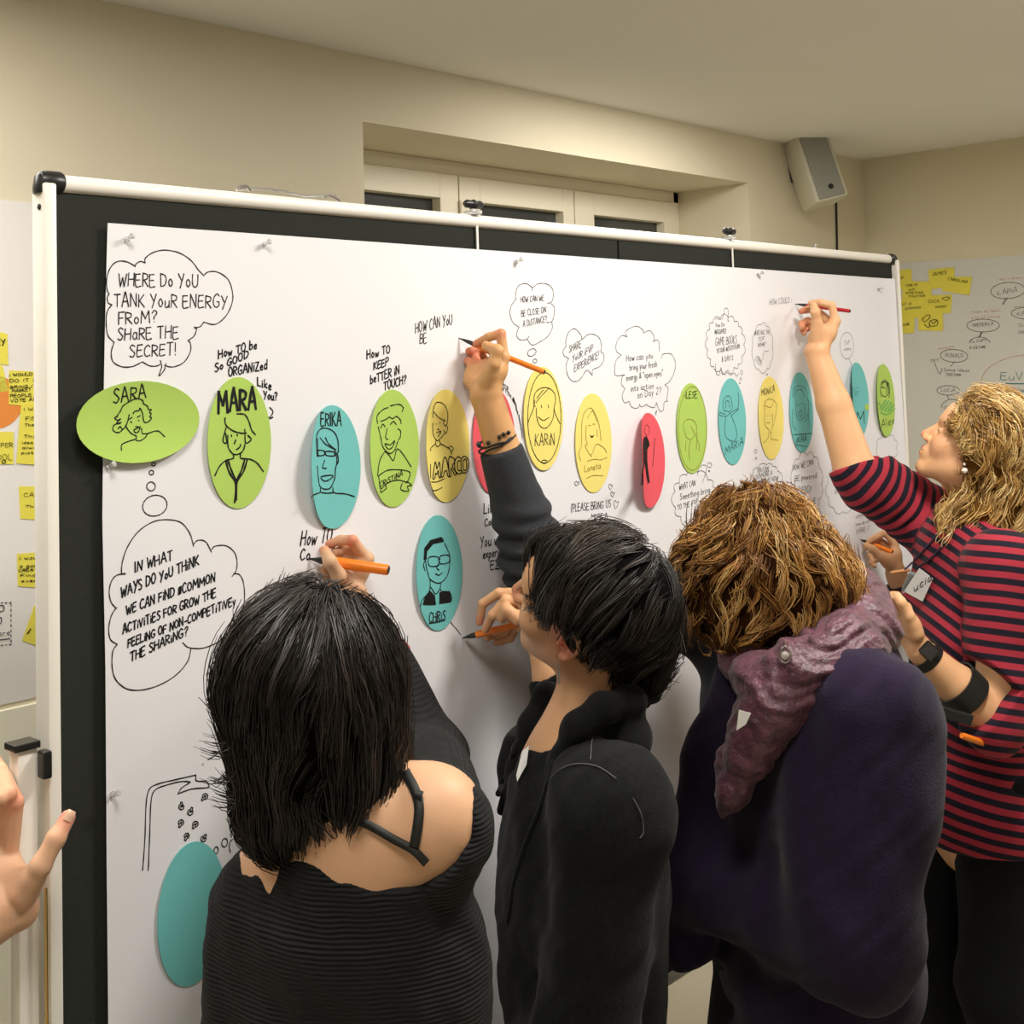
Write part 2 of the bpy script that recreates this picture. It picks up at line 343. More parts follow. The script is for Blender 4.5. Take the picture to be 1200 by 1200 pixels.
g('I', .15, [(.07, 1), (.06, 0)]); g('J', .5, [(.45, 1), (.45, .2), (.25, 0), (.02, .15)]); g('K', .6, [(.02, 1), (0, 0)], [(.55, 1), (.04, .45)], [(.1, .5), (.6, 0)])
g('L', .5, [(.02, 1), (0, 0)], [(0, 0), (.5, .03)]); g('M', .85, [(0, 0), (.08, 1)], [(.08, 1), (.42, .35)], [(.42, .35), (.76, 1)], [(.76, 1), (.84, 0)]); g('N', .65, [(0, 0), (.03, 1)], [(.03, 1), (.58, 0)], [(.58, 0), (.62, 1)])
g('O', .65, [(.32, 1), (.05, .75), (.03, .3), (.28, 0), (.58, .25), (.6, .7), (.32, 1)]); g('P', .55, [(.02, 1), (0, 0)], [(.02, 1), (.5, .9), (.5, .55), (.03, .45)]); g('Q', .65, [(.32, 1), (.03, .5), (.28, 0), (.6, .5), (.32, 1)], [(.4, .25), (.65, -.1)])
g('R', .58, [(.02, 1), (0, 0)], [(.02, 1), (.5, .88), (.48, .58), (.03, .47)], [(.15, .47), (.58, 0)]); g('S', .55, [(.52, .88), (.25, 1), (.05, .78), (.3, .52), (.52, .28), (.3, 0), (.02, .1)])
g('T', .6, [(0, .97), (.62, 1)], [(.32, 1), (.3, 0)]); g('U', .62, [(.02, 1), (.03, .25), (.3, 0), (.58, .25), (.6, 1)]); g('V', .6, [(0, 1), (.28, 0)], [(.28, 0), (.6, 1)])
g('W', .85, [(0, 1), (.2, 0)], [(.2, 0), (.42, .7)], [(.42, .7), (.62, 0)], [(.62, 0), (.86, 1)]); g('X', .6, [(0, 1), (.58, 0)], [(.58, 1), (0, 0)]); g('Y', .6, [(0, 1), (.3, .5)], [(.6, 1), (.15, -.1)]); g('Z', .6, [(0, 1), (.55, 1)], [(.55, 1), (0, 0)], [(0, 0), (.6, 0)])
g('a', .5, [(.45, .5), (.2, .58), (.03, .25), (.2, 0), (.44, .2)], [(.46, .58), (.45, .1), (.52, 0)]); g('b', .5, [(.03, 1), (.02, 0)], [(.03, .4), (.3, .58), (.48, .25), (.25, 0), (.03, .1)]); g('c', .42, [(.42, .48), (.2, .58), (.03, .25), (.2, 0), (.42, .1)])
g('d', .5, [(.45, .45), (.2, .58), (.03, .25), (.2, 0), (.44, .2)], [(.47, 1), (.46, 0)]); g('e', .48, [(.05, .3), (.42, .35), (.25, .6), (.04, .3), (.2, 0), (.45, .1)]); g('f', .35, [(.36, .95), (.2, 1), (.14, .7), (.13, 0)], [(0, .52), (.32, .55)])
g('g', .5, [(.45, .5), (.2, .58), (.03, .3), (.2, .05), (.44, .25)], [(.46, .58), (.44, -.25), (.2, -.38), (.02, -.25)]); g('h', .5, [(.03, 1), (.02, 0)], [(.03, .4), (.28, .58), (.44, .4), (.45, 0)]); g('i', .14, [(.07, .55), (.06, 0)], [(.07, .78), (.09, .8)])
g('j', .2, [(.12, .55), (.1, -.3), (-.05, -.3)], [(.12, .78), (.14, .8)]); g('k', .48, [(.03, 1), (.02, 0)], [(.42, .55), (.05, .25)], [(.1, .3), (.46, 0)]); g('l', .14, [(.07, 1), (.06, 0)]); g('m', .75, [(.02, .55), (.02, 0)], [(.02, .4), (.2, .58), (.35, .45), (.36, 0)], [(.36, .4), (.55, .58), (.7, .42), (.7, 0)])
g('n', .48, [(.02, .55), (.02, 0)], [(.02, .4), (.25, .58), (.43, .42), (.44, 0)]); g('o', .48, [(.25, .58), (.04, .3), (.22, 0), (.45, .28), (.25, .58)]); g('p', .5, [(.04, .55), (.02, -.38)], [(.04, .45), (.28, .58), (.47, .3), (.25, 0), (.04, .12)])
g('q', .5, [(.45, .5), (.2, .58), (.03, .25), (.2, 0), (.44, .2)], [(.46, .58), (.45, -.38)]); g('r', .35, [(.03, .55), (.02, 0)], [(.03, .35), (.18, .55), (.35, .52)]); g('s', .4, [(.36, .5), (.18, .58), (.06, .42), (.34, .2), (.2, 0), (.02, .06)])
g('t', .36, [(.16, .85), (.15, .1), (.34, .05)], [(0, .55), (.34, .58)]); g('u', .48, [(.03, .55), (.05, .12), (.22, 0), (.42, .2)], [(.44, .55), (.45, 0)]); g('v', .42, [(0, .55), (.2, 0)], [(.2, 0), (.42, .55)]); g('w', .65, [(0, .55), (.15, 0)], [(.15, 0), (.32, .45)], [(.32, .45), (.48, 0)], [(.48, 0), (.65, .55)])
g('x', .42, [(0, .55), (.4, 0)], [(.4, .55), (0, 0)]); g('y', .45, [(.02, .55), (.2, .05)], [(.44, .55), (.1, -.38)]); g('z', .42, [(0, .55), (.4, .55)], [(.4, .55), (0, 0)], [(0, 0), (.42, 0)])
g('2', .5, [(.02, .8), (.25, 1), (.45, .75), (.02, 0)], [(.02, 0), (.5, .02)]); g('1', .2, [(0, .8), (.12, 1)], [(.12, 1), (.12, 0)]); g('3', .5, [(.02, .9), (.3, 1), (.4, .75), (.15, .52)], [(.15, .52), (.48, .4), (.35, .02), (0, .08)])
g('?', .5, [(.02, .8), (.25, 1), (.5, .8), (.22, .45), (.22, .28)], [(.22, .06), (.24, .04)]); g('!', .2, [(.12, 1), (.08, .3)], [(.06, .06), (.08, .04)]); g('.', .15, [(.05, .03), (.08, .05)]); g(',', .15, [(.08, .06), (.02, -.15)]); g('-', .4, [(.03, .42), (.38, .45)])
g('/', .4, [(0, 0), (.4, 1)]); g('(', .3, [(.3, 1.15), (.05, .7), (.05, .3), (.25, -.15)]); g(')', .3, [(0, 1.15), (.25, .7), (.25, .3), (.03, -.15)]); g('"', .3, [(.05, 1), (.04, .8)], [(.2, 1), (.2, .8)]); g("'", .12, [(.05, 1), (.04, .8)]); g('&', .6, [(.55, .05), (.1, .75), (.3, 1), (.4, .75), (.03, .2), (.25, 0), (.55, .4)])
g('#', .5, [(.05, .05), (.1, .9), (.2, .05), (.28, .9), (.38, .05), (.45, .9)], [(.03, .3), (.48, .4)], [(.03, .6), (.48, .7)], [(.05, .15), (.45, .85)])
g('<', .6, [(.3, 0), (.02, .6), (.15, .9), (.3, .65), (.48, .9), (.58, .6), (.3, 0)]); g('_', .8, [(0, -.1), (.8, -.1)])
def text(ink, s, x0, y0, x1, y1, h, wmm, skew=0.0, rj=None):
    """s written from baseline start (x0,y0) to end (x1,y1), h pixels high, leaning skew."""
    rj = rj or rng; adv = [(G[c][0]+.2 if c in G else .45) for c in s]; tot = sum(adv)-.2; L_ = math.hypot(x1-x0, y1-y0); k = L_/tot
    bx, by = (x1-x0)/L_, (y1-y0)/L_; ux, uy = skew*h, -h; cur = 0
    for c, a in zip(s, adv):
        if c in G:
            jy = rj.uniform(-.05, .05); jr = rj.uniform(-.06, .06); js = rj.uniform(.92, 1.08)
            for st in G[c][1]:
                q = []
                for (gx_, gy_) in st:
                    gx2 = cur+gx_+jr*gy_; gy2 = gy_*js+jy; q.append((x0+gx2*k*bx+gy2*ux, y0+gx2*k*by+gy2*uy))
                ink.line(q, wmm, len(q) > 2)
        cur += a
def tr(o, sc, strokes): return [[(o[0]+x/sc, o[1]+y/sc) for x, y in st] for st in strokes]
def bubble_ring(cx, cy, rx, ry, n, amp=.16, ph=0., a0=0., a1=2*math.pi, rot=0.):
    """scalloped outline: n lobes on an ellipse, each its own arc"""
    out = []; r_ = np.random.RandomState(int(cx*7+cy) % 9999); an = np.linspace(a0, a1, n+1)+ph
    an[1:-1] += r_.uniform(-.12, .12, n-1)*(a1-a0)/n*2; R_ = 1+r_.uniform(-.07, .07, n+1)
    if abs(a1-a0-2*math.pi) < 1e-6: R_[-1] = R_[0]
    for i in range(n):
        q = []
        for t in np.linspace(0, 1, 6):
            a = an[i]+(an[i+1]-an[i])*t; rr = (R_[i]*(1-t)+R_[i+1]*t)*(1+amp*math.sin(math.pi*t)); x = rx*rr*math.cos(a); y = ry*rr*math.sin(a)
            q.append((cx+x*math.cos(rot)-y*math.sin(rot), cy+x*math.sin(rot)+y*math.cos(rot)))
        out.append(q)
    return out
def oval_px(cx, cy, rx, ry, rot=0., n=16, a0=0, a1=2*math.pi):
    return [(cx+rx*math.cos(a)*math.cos(rot)-ry*math.sin(a)*math.sin(rot), cy+rx*math.cos(a)*math.sin(rot)+ry*math.sin(a)*math.cos(rot)) for a in np.linspace(a0, a1, n)]
# ------------------------------------------------------------------ drawings and handwriting on the big sheet
def bubble(strokes, wmm=1.6, m='ink', lab=None):
    k = Ink(surf_paper)
    for s in strokes: k.line(s, wmm)
    o = k.done('thought_bubble', M[m], paper)
    if lab: o['label'] = lab
def writing(lines, wmm=1.6, m='ink', skew=0.0, name='handwriting'):
    k = Ink(surf_paper)
    for l in lines: text(k, l[0], l[1], l[2], l[3], l[4], l[5], l[6] if len(l) > 6 else wmm, l[7] if len(l) > 7 else skew)
    k.done(name, M[m], paper)
bubble(tr((0, 180), 4, [[(635, 528), (590, 505), (545, 508), (515, 540), (500, 590), (503, 640), (512, 658)], [(512, 658), (503, 675), (508, 700), (525, 708)], [(525, 708), (503, 740), (498, 790), (505, 850), (535, 885)],
 [(535, 885), (522, 930), (530, 975), (570, 998), (620, 998), (668, 976)], [(668, 976), (700, 994), (730, 996), (752, 988)], [(752, 970), (758, 1000), (745, 1042), (770, 1015), (778, 985)], [(770, 993), (810, 1000), (860, 980), (892, 930), (893, 890), (882, 876)],
 [(882, 876), (910, 855), (922, 820), (912, 812)], [(912, 818), (940, 810), (955, 790)], [(955, 790), (1010, 800), (1060, 760), (1088, 700), (1090, 650), (1070, 590), (1020, 555), (975, 555), (955, 572)], [(955, 572), (940, 555), (930, 545)],
 [(930, 545), (895, 500), (840, 465), (770, 452), (715, 465), (682, 490), (680, 512)], [(680, 512), (660, 505), (640, 515), (633, 530)]]))
writing([('WHERE Do YoU', 139, 335, 232, 337, 15), ('TANK YouR ENERGY', 134, 359, 266, 361, 15), ('FRoM?', 139, 380, 184, 378, 14), ('SHaRE THE', 138, 399, 209, 396, 14), ('SECRET!', 152, 418, 207, 416, 14)], 1.7)
bubble(tr((0, 600), 4, [[(585, 288), (570, 285), (575, 230), (600, 160), (650, 90), (720, 45), (790, 36), (850, 50), (890, 100), (908, 160)], [(908, 150), (930, 132), (965, 140), (992, 188)], [(992, 175), (1010, 160), (1060, 158), (1100, 190), (1112, 240), (1105, 280), (1088, 302)],
 [(1095, 288), (1125, 295), (1143, 340), (1145, 420), (1120, 500), (1080, 560), (1020, 610), (950, 638), (885, 635), (857, 612)], [(895, 642), (880, 700), (830, 760), (760, 805), (680, 832), (610, 833), (565, 810), (535, 770), (525, 710), (530, 650), (550, 620)],
 [(550, 620), (520, 600), (510, 560), (515, 510), (530, 470), (548, 448)], [(543, 450), (520, 420), (512, 370), (525, 320), (550, 295), (590, 290)], ]))
writing([('IN WHAT', 158, 671, 202, 656, 12), ('WAYS DO YoU THiNK', 142, 700, 233, 662, 11.5), ('WE CAN FiND #COMMON', 148, 720, 252, 681, 10.5), ('ACTiViTiES FOR GROW THE', 144, 743, 253, 699, 10), ('FEELiNG OF NON-COMPETiTiVEy', 150, 759, 276, 708, 9.5), ('THE SHARiNG?', 153, 775, 220, 744, 10)], 2.2)
bubble([oval_px(180, 544, 2.3, 2), oval_px(177.5, 553.8, 2.6, 2.6), oval_px(177, 570, 5, 5.2), oval_px(181.5, 592.5, 14.5, 12, -.3)], 1.6)
# heads-up notes around the upper row of cards
writing([('How TO be', 256, 420, 301, 408, 9.5), ('So GOOD', 252, 436, 291, 419, 9), ('ORGANiZed', 268, 441, 313, 432, 10.5), ('Like', 302, 452, 318, 457, 10), ('You?', 309, 467, 325, 470, 9.5)], 2.3)
bubble(tr((220, 360), 4, [[(385, 470), (400, 490), (385, 520)], [(372, 505), (385, 522), (400, 515)]]), 2)
writing([('How TO', 430, 421, 457, 413, 9.5), ('KEEP', 438, 434, 455, 427, 8.5), ('beTTER iN', 434, 450, 468, 438, 9.5), ('TOUCH?', 450, 457, 476, 449, 10)], 2.3)
writing([('HOW CAN YoU', 487, 390, 530, 380, 12), ('BE', 492, 403, 500, 401, 12)], 1.6)
writing([('How TO', 352, 640, 388, 634, 17, 2.4, .15), ('Co', 352, 657, 363, 655, 12, 2.4, .1)], 2.4)
# between the cards
bubble(tr((590, 320), 7.06, [[(235, 145), (245, 120), (290, 88), (350, 88), (400, 120), (413, 180), (400, 235), (365, 250)], [(390, 250), (420, 280), (420, 340), (400, 400), (355, 410)], [(400, 405), (405, 450), (370, 520), (300, 570), (240, 595), (200, 550), (215, 520)], [(200, 545), (150, 555), (115, 530), (112, 490), (130, 445)], [(125, 445), (80, 410), (55, 340), (65, 270), (110, 212)], [(100, 215), (105, 150), (130, 100), (190, 88), (240, 120)]]), 1.1)
writing([('HOW CAN WE', 610, 354.5, 637.5, 352, 6.5), ('BE CLOSE ON', 611, 371, 640, 366, 7), ('A DiSTANCE?', 613, 383, 641, 377, 7)], 1.1)
bubble([oval_px(623.3, 413, 5.4, 3.9, -.6), oval_px(627, 423, 2.3, 2.3)], 1.2)
bubble(tr((590, 320), 7.06, [[(650, 550), (640, 510), (590, 460), (540, 490), (518, 550), (517, 610)], [(517, 610), (495, 640), (500, 680), (540, 705)], [(540, 705), (520, 760), (530, 840), (565, 890), (610, 895), (650, 860), (690, 805), (735, 845)], [(735, 845), (740, 800), (800, 770), (830, 720), (828, 670), (805, 650)], [(805, 650), (812, 600), (795, 540), (750, 508), (700, 510), (650, 550)]]), 1.2)
writing([('SHARE', 667, 413, 681, 407, 8), ('YoUR iFVP', 671, 424, 695, 411, 7.5), ('EXPERiENCE!', 673, 436, 702, 419, 8)], 1.2)
bubble(tr((720, 370), 6, [[(90, 150), (80, 110), (150, 72), (200, 100), (205, 125)], [(205, 120), (250, 105), (280, 150), (275, 185)], [(270, 180), (310, 175), (318, 250)], [(328, 300), (345, 270), (400, 270), (430, 330), (420, 400), (390, 460), (355, 485)], [(355, 485), (378, 510), (372, 560), (370, 600)], [(375, 600), (350, 610), (345, 660), (320, 670), (295, 610)], [(295, 610), (280, 645), (240, 635), (225, 620)], [(225, 625), (190, 640), (175, 620)], [(180, 625), (160, 650), (120, 640), (105, 600)], [(105, 602), (70, 610), (55, 560), (75, 512)], [(75, 512), (50, 480), (55, 430), (75, 415)], [(75, 415), (10, 420), (3, 370), (15, 310), (50, 275)], [(50, 275), (15, 250), (15, 190), (50, 140), (92, 150)], [(285, 690), (298, 665), (292, 700)]]), 1.15)
writing([('How can you', 734, 423.5, 765, 420, 7.5), ('bring your fresh', 738, 434, 770, 430, 7), ('energy & "open eyes"', 734, 446, 777, 440, 7), ('into action', 739, 459, 766, 455, 7), ('on Day 2?', 747, 467, 775, 461, 8)], 1.2)
bubble([s for s in bubble_ring(850.5, 404, 22, 32, 17, .12)]+tr((780, 350), 8.57, [[(500, 200), (570, 200), (590, 110), (615, 95), (630, 130), (625, 220), (640, 220)], [(500, 650), (510, 750), (540, 765), (555, 690), (570, 760), (600, 740), (630, 720), (650, 770), (690, 745), (715, 780), (735, 750)]])+[oval_px(869, 436.5, 1.2, 2.4), oval_px(868, 444, .9, 1.6), oval_px(867, 449, .6, .8)], 1.1)
writing([('You Do', 838.5, 383.5, 849, 382, 4.5), ('ANTiCiPATE', 837.5, 392, 851, 390, 5), ('GAME BOOKS', 838.5, 405, 863.5, 402, 9), ('TO OUR iNSTiTUTiON', 840, 414, 866.5, 408, 5), ('& DAY 2', 846, 424, 859, 421.5, 5.5)], 1.1)
bubble(bubble_ring(894, 407, 11.5, 27, 10, .1)+tr((780, 350), 8.57, [[(985, 530), (1035, 525)], [(985, 535), (975, 620)], [(905, 600), (925, 575), (965, 630)], [(900, 610), (950, 665), (970, 630)], [(915, 600), (955, 645)], [(925, 590), (960, 635)]])+[oval_px(899, 439, .9, .8)], 1.0, 'inkg')
writing([('WHAT WiLL THE', 884, 393, 902, 391, 5), ('TOP', 888.5, 400, 896, 398.5, 4.5), ('NAME?', 888.5, 407, 898, 405, 4.5)], .9, 'inkg')
writing([('HOW COULD i', 902, 357.5, 928, 354.5, 6.5)], 1.1, 'inkg')
bubble([oval_px(992.5, 405, 8, 15.5)]+[[(995, 420), (998, 428)]], 1.0, 'inkg'); writing([('ToP', 989, 404, 996, 403, 5), ('name', 989, 411, 997, 410.5, 4)], .9, 'inkg')
# below the cards
bubble(bubble_ring(815, 585, 24, 31, 13, .14)+tr((780, 530), 8, [[(300, 220), (310, 160), (345, 120), (380, 130), (380, 180), (345, 290)]])+[oval_px(831.5, 545, 2.6, 2.8), oval_px(831, 552, .9, .9)], 1.1)
writing([('WHAT CAN', 796, 574.5, 815, 569, 6.5), ('Something bring', 797, 586, 832, 577, 7), ('TO THE iFVP', 794, 598, 818, 590, 6)], 1.2)
bubble(bubble_ring(898.5, 563, 17, 19, 11, .12)+[oval_px(885.5, 529, 1.6, 2.3), oval_px(886, 537, .9, 1)], 1.05)
writing([('YOU CAN', 887.5, 554, 900.5, 551.5, 5), ('DO MORE &', 886, 561.5, 905, 556, 5), ('iMPROVE NOW', 888, 568, 912, 562, 5)], 1.1)
bubble(bubble_ring(945, 568, 17, 36, 12, .12), 1.1)
writing([('HOW WE CAN', 929, 551.5, 953, 544.5, 6.5), ('BE powered', 931.5, 564, 957, 560, 6.5), ('ENERGY', 935, 578.5, 951, 577, 8), ('iNVOLVE', 939, 592, 956, 590, 6.5), ('US', 953, 604, 959, 602, 6)], 1.2)
bubble(bubble_ring(987, 572, 17, 26, 9, .14)+bubble_ring(1040, 525, 11, 15, 8, .16), 1.05, 'inkg')
writing([('WHO', 976, 569, 988, 567, 7), ('iN BOOKS', 978.5, 579, 997, 574, 7)], 1.2)
writing([('The idea', 1006, 597, 1019, 594, 4.5), ('community', 1003, 608, 1018, 602, 5), ('how do we', 1003, 617, 1019, 612, 4.5), ('SHARE iT 6', 1003, 626, 1022, 620, 5.5)], 1.0, 'inkg')
bubble([[(660+c[0], 360+c[1]) for c in q] for q in [[(15.2, 209), (13.5, 206), (15.5, 204), (16.8, 205.8), (18.3, 204.3), (19, 206.5), (15.2, 209)], [(55, 213.5), (53.3, 209), (55.2, 207), (56, 209), (57.6, 208), (57.2, 211), (55, 213.5)], [(57.5, 222), (55.5, 218), (57, 215.8), (58.2, 218), (59.8, 217), (59.5, 220), (57.5, 222)], [(61, 236), (59.5, 229), (61.5, 226.5), (62.5, 229), (65, 227.5), (64, 232), (61, 236)]]], 1.2)
writing([('(PLEASE BRiNG US', 669, 600, 716, 594, 8.5), ('MORE A', 693, 608, 712, 607, 5.5)], 1.4)
text_right = [('Link', 567, 602, 583, 600, 12), ('Coming', 568, 617, 590, 613, 9), ('You will', 563, 641, 590, 637, 12), ('experience', 566, 655, 598, 648, 9.5), ('EZNi 2', 575, 668, 602, 664, 10)]
writing(text_right, 2.2)
k = Ink(surf_paper)
for s, x, y, a in (('O', 584, 447, 50), ('N', 588, 450, 50), ('C', 591, 454, 52), ('E', 594, 457, 54), ('W', 588, 456, 48), ('i', 592, 459, 50), ('T', 594, 462, 52), ('H', 597, 465, 55), ('#', 601, 470, 60), ('N', 603, 474, 62), ('E', 604.5, 479, 66), ('W', 606, 484, 70), ('O', 608, 490, 74), ('N', 609, 495, 76), ('E', 610, 500, 80), ('S', 611, 505, 84), ('S', 611.5, 510, 88), ('i', 612, 513, 90)):
    a = math.radians(a); text(k, s, x, y, x+3.5*math.cos(a), y+3.5*math.sin(a), 5 if s != '#' else 6, 1.2 if s != '#' else 2.2)
k.done('handwriting', M['ink'], paper)
bubble([[(527, 728), (534, 736), (540, 744)]], 1.4)
# lower left: the big bubble with falling light bulbs
bulb = [(0, 0), (-5, 3), (-6, 9), (-2, 14), (-2, 18), (2, 18), (2, 14), (6, 9), (5, 3), (0, 0)]
bl = []
for (x, y, a, s) in ((850, 660, 180, 1.9), (893, 685, 200, 2), (848, 738, 20, 2), (915, 745, 30, 2), (875, 800, 20, 1.9), (955, 810, 210, 2), (960, 615, 40, 2)):
    a = math.radians(a); bl.append([(x+s*(px_*math.cos(a)-(py_-8)*math.sin(a)), y+s*(px_*math.sin(a)+(py_-8)*math.cos(a))) for px_, py_ in bulb]); bl.append([(x-5, y+3), (x-1, y-5), (x+3, y+3), (x+6, y-4)])
bubble(tr((0, 780), 4, [[(668, 960), (672, 920), (680, 800), (685, 650), (700, 580), (740, 555), (820, 535), (918, 513)], [(918, 513), (922, 540), (965, 543), (980, 560), (970, 572), (900, 578), (835, 600)], [(835, 600), (850, 575), (890, 548)], [(893, 545), (850, 543), (780, 560), (725, 585), (708, 640), (703, 760), (697, 920), (695, 960)]]+bl+
 [oval_px(1013, 866, 10, 16, .2), oval_px(1053, 830, 13, 20, .2), [(1080, 875), (1075, 850), (1080, 825), (1090, 815)], [(1085, 805), (1082, 785), (1095, 765), (1105, 752), (1120, 755), (1128, 775), (1138, 790)], [(1095, 750), (1090, 735), (1105, 720)], [(950, 462), (952, 463)], [(975, 440), (1010, 420), (1060, 370)]]), 1.7)

# ------------------------------------------------------------------ push pins
pins = 'clear push pins holding the paper'
for i, (x, y, lb) in enumerate(((150, 281, 'clear push pin at the top left corner of the big sheet'), (312, 287, 'clear push pin in the top edge, right of the first bubble'), (608, 307, 'clear push pin above the small round bubble at the middle'), (891, 322, 'clear push pin in the top edge above the raised red pen'), (1034, 339, 'clear push pin near the top right corner of the sheet'), (129, 548, 'clear push pin just below the sideways green card'), (133, 932, 'clear push pin low on the left edge, near the bulb drawing'))):
    q = on_plane(x, y, 1, -.014)[0]; n_ = np.array([.15, -1, .35]); n_ /= np.linalg.norm(n_); b0 = np.array([q[0], -float(poff(q[0], q[2])), q[2]])
    t = thing('push_pin', lb, 'pin', b0, pins)
    MB().lathe(b0+n_*.002, b0+n_*.016, [(0, .0042), (.12, .0042), (.2, .0022), (.7, .0027), (.8, .0042), (.95, .0042), (1, .003)], 12).build('pin_head', M['clear'], t, True)
    MB().lathe(b0-n_*.003, b0+n_*.003, [(0, .0005), (1, .0006)], 6).build('needle', M['metal'], t)

# ------------------------------------------------------------------ the oval cards
class Card:
    def __init__(s, m, label, box, w=.11, h=.19, curl=(0, 0), base=.0055, tilt=0., vert=(0, 0), fold=None):
        l, r_, t, b = box; s.w, s.h, s.curl, s.base, s.tilt, s.vert = w, h, curl, base, tilt, vert
        s.c = on_plane((l+r_)/2, (t+b)/2, 1, -(base+.003))[0]
        # keep the card's true centre: perspective shifts it by a hair
        th = np.linspace(0, 2*np.pi, 48); 
        for _ in range(3):
            q = proj(np.stack([s.c[0]+w/2*np.cos(th), np.full(48, -base-.003), s.c[2]+h/2*np.sin(th)], 1)); dx = (l+r_)/2-(q[:, 0].min()+q[:, 0].max())/2; dy = (t+b)/2-(q[:, 1].min()+q[:, 1].max())/2
            pc = proj(s.c)[0]; s.c = on_plane(pc[0]+dx, pc[1]+dy, 1, -(base+.003))[0]
        V = []; Fc = []; nr, na = 7, 40
        for side in (0, 1):
            for i in range(nr+1):
                for k in range(na):
                    a = 2*math.pi*k/na; R_ = i/nr; lx = w/2*R_*math.cos(a); lz = h/2*R_*math.sin(a); X = s.c[0]+lx*math.cos(tilt)-lz*math.sin(tilt); Z = s.c[2]+lx*math.sin(tilt)+lz*math.cos(tilt)
                    V.append((X, -float(s.off(X, Z))+side*.0009, Z))
            o_ = side*(nr+1)*na
            for i in range(nr):
                for k in range(na):
                    q = (o_+i*na+k, o_+i*na+(k+1) % na, o_+(i+1)*na+(k+1) % na, o_+(i+1)*na+k); Fc.append(q if side else q[::-1])
        o1 = (nr+1)*na
        for k in range(na): a0, a1 = nr*na+k, nr*na+(k+1) % na; Fc.append((a0, a1, o1+a1, o1+a0))
        s.o = new_mesh('oval_card', V, Fc, M[m], None, True, origin=(s.c[0], -base, s.c[2]-h/2)); tag(s.o, label, 'card', 'oval portrait cards pinned on the paper')
        try: s.o.data.set_sharp_from_angle(angle=math.radians(50))
        except Exception: pass
    def off(s, X, Z):
        dx = np.asarray(X)-s.c[0]; dz = np.asarray(Z)-s.c[2]; lx = dx*math.cos(s.tilt)+dz*math.sin(s.tilt); lz = -dx*math.sin(s.tilt)+dz*math.cos(s.tilt)
        return poff(X, Z)+s.base-.004+s.curl[0]*np.maximum(0, -lx)**2+s.curl[1]*np.maximum(0, lx)**2+s.vert[0]*np.maximum(0, lz)**2+s.vert[1]*np.maximum(0, -lz)**2
    def surf(s, px):
        p = on_plane(px[:, 0], px[:, 1], 1, -s.base)
        for _ in range(5): p = on_plane(px[:, 0], px[:, 1], 1, -s.off(p[:, 0], p[:, 2])-.0005)
        return p, np.broadcast_to([0., -1, 0], p.shape)
    def draw(s, strokes, wmm=1.6, m='ink', fills=(), name='portrait_drawing'):
        k = Ink(s.surf)
        for q in strokes: k.line(q, wmm)
        for q in fills: k.poly(q)
        k.done(name, M[m], s.o); return s
    def write(s, lines, wmm=1.8, m='ink', name='name_lettering'):
        k = Ink(s.surf)
        for l in lines: text(k, l[0], l[1], l[2], l[3], l[4], l[5], l[6] if len(l) > 6 else wmm)
        k.done(name, M[m], s.o); return s
c = Card('green', 'light green oval card lying sideways, hanging over the left paper edge', (87, 233, 447, 542), .19, .11, curl=(.9, .5), base=.007, vert=(2.0, 2.5))
c.write([('SARA', 133, 473, 171, 466, 15.5)], 2.0)
c.draw(tr((0, 380), 5, [[(712, 738), (712, 710), (730, 695), (765, 682), (795, 672), (798, 655), (770, 640), (745, 610), (738, 590)], [(798, 680), (820, 683), (850, 665), (870, 640), (925, 625), (965, 658)], [(865, 640), (835, 640), (830, 610)], [(690, 540), (672, 548), (690, 562), (708, 552), (682, 580), (710, 575)], [(705, 580), (670, 590), (662, 620), (690, 635), (715, 620), (705, 600), (692, 612)], [(715, 620), (735, 600), (750, 565), (757, 530)],
 [(680, 545), (705, 510), (720, 480), (755, 455), (800, 435), (835, 445), (842, 465), (865, 480), (870, 498), (888, 500), (876, 515), (887, 525), (878, 540), (888, 550), (868, 572), (845, 572), (838, 540), (835, 520), (820, 490), (815, 505), (790, 510), (780, 525)], [(760, 555), (775, 545)], [(805, 545), (822, 535)], [(765, 570), (772, 575)], [(812, 562), (815, 566)], [(795, 600), (810, 600)], [(785, 620), (815, 605), (822, 600), (812, 628), (795, 635), (785, 620)]]), 1.7)
c = Card('green', 'bright green oval card, portrait in a V-neck under thick bold lettering', (244, 317, 441, 597), curl=(1.5, 1))
c.write([('MARA', 256, 484, 300, 480, 24)], 4.6)
c.draw(tr((220, 360), 4, [[(175, 518), (178, 550), (210, 578), (250, 590), (275, 590)], [(230, 500), (265, 502), (285, 530), (300, 575), (318, 598)], [(180, 565), (165, 625), (182, 635), (178, 590)], [(268, 572), (272, 635), (298, 620), (282, 600)], [(188, 600), (190, 655), (210, 685), (232, 690), (258, 675), (270, 640)], [(205, 598), (206, 606)], [(232, 596), (233, 604)], [(225, 622), (219, 640)], [(228, 668), (245, 655), (248, 642)], [(213, 688), (214, 708), (180, 718), (150, 745), (127, 790)], [(248, 688), (250, 708), (290, 712), (325, 730), (355, 770)]]), 2.2)
c.draw(tr((220, 360), 4, [[(180, 725), (195, 775), (225, 828), (220, 915)], [(190, 720), (205, 765), (228, 815)], [(280, 712), (262, 770), (232, 820), (228, 905)], [(268, 712), (252, 765), (230, 808)]]), 3.0)
c = Card('blue', 'turquoise oval card with a turtleneck portrait, its left edge curling off the paper', (360, 421, 474.5, 620), curl=(6, .6), base=.007)
c.write([('ERIKA', 376, 499, 400, 499, 15)], 2.3)
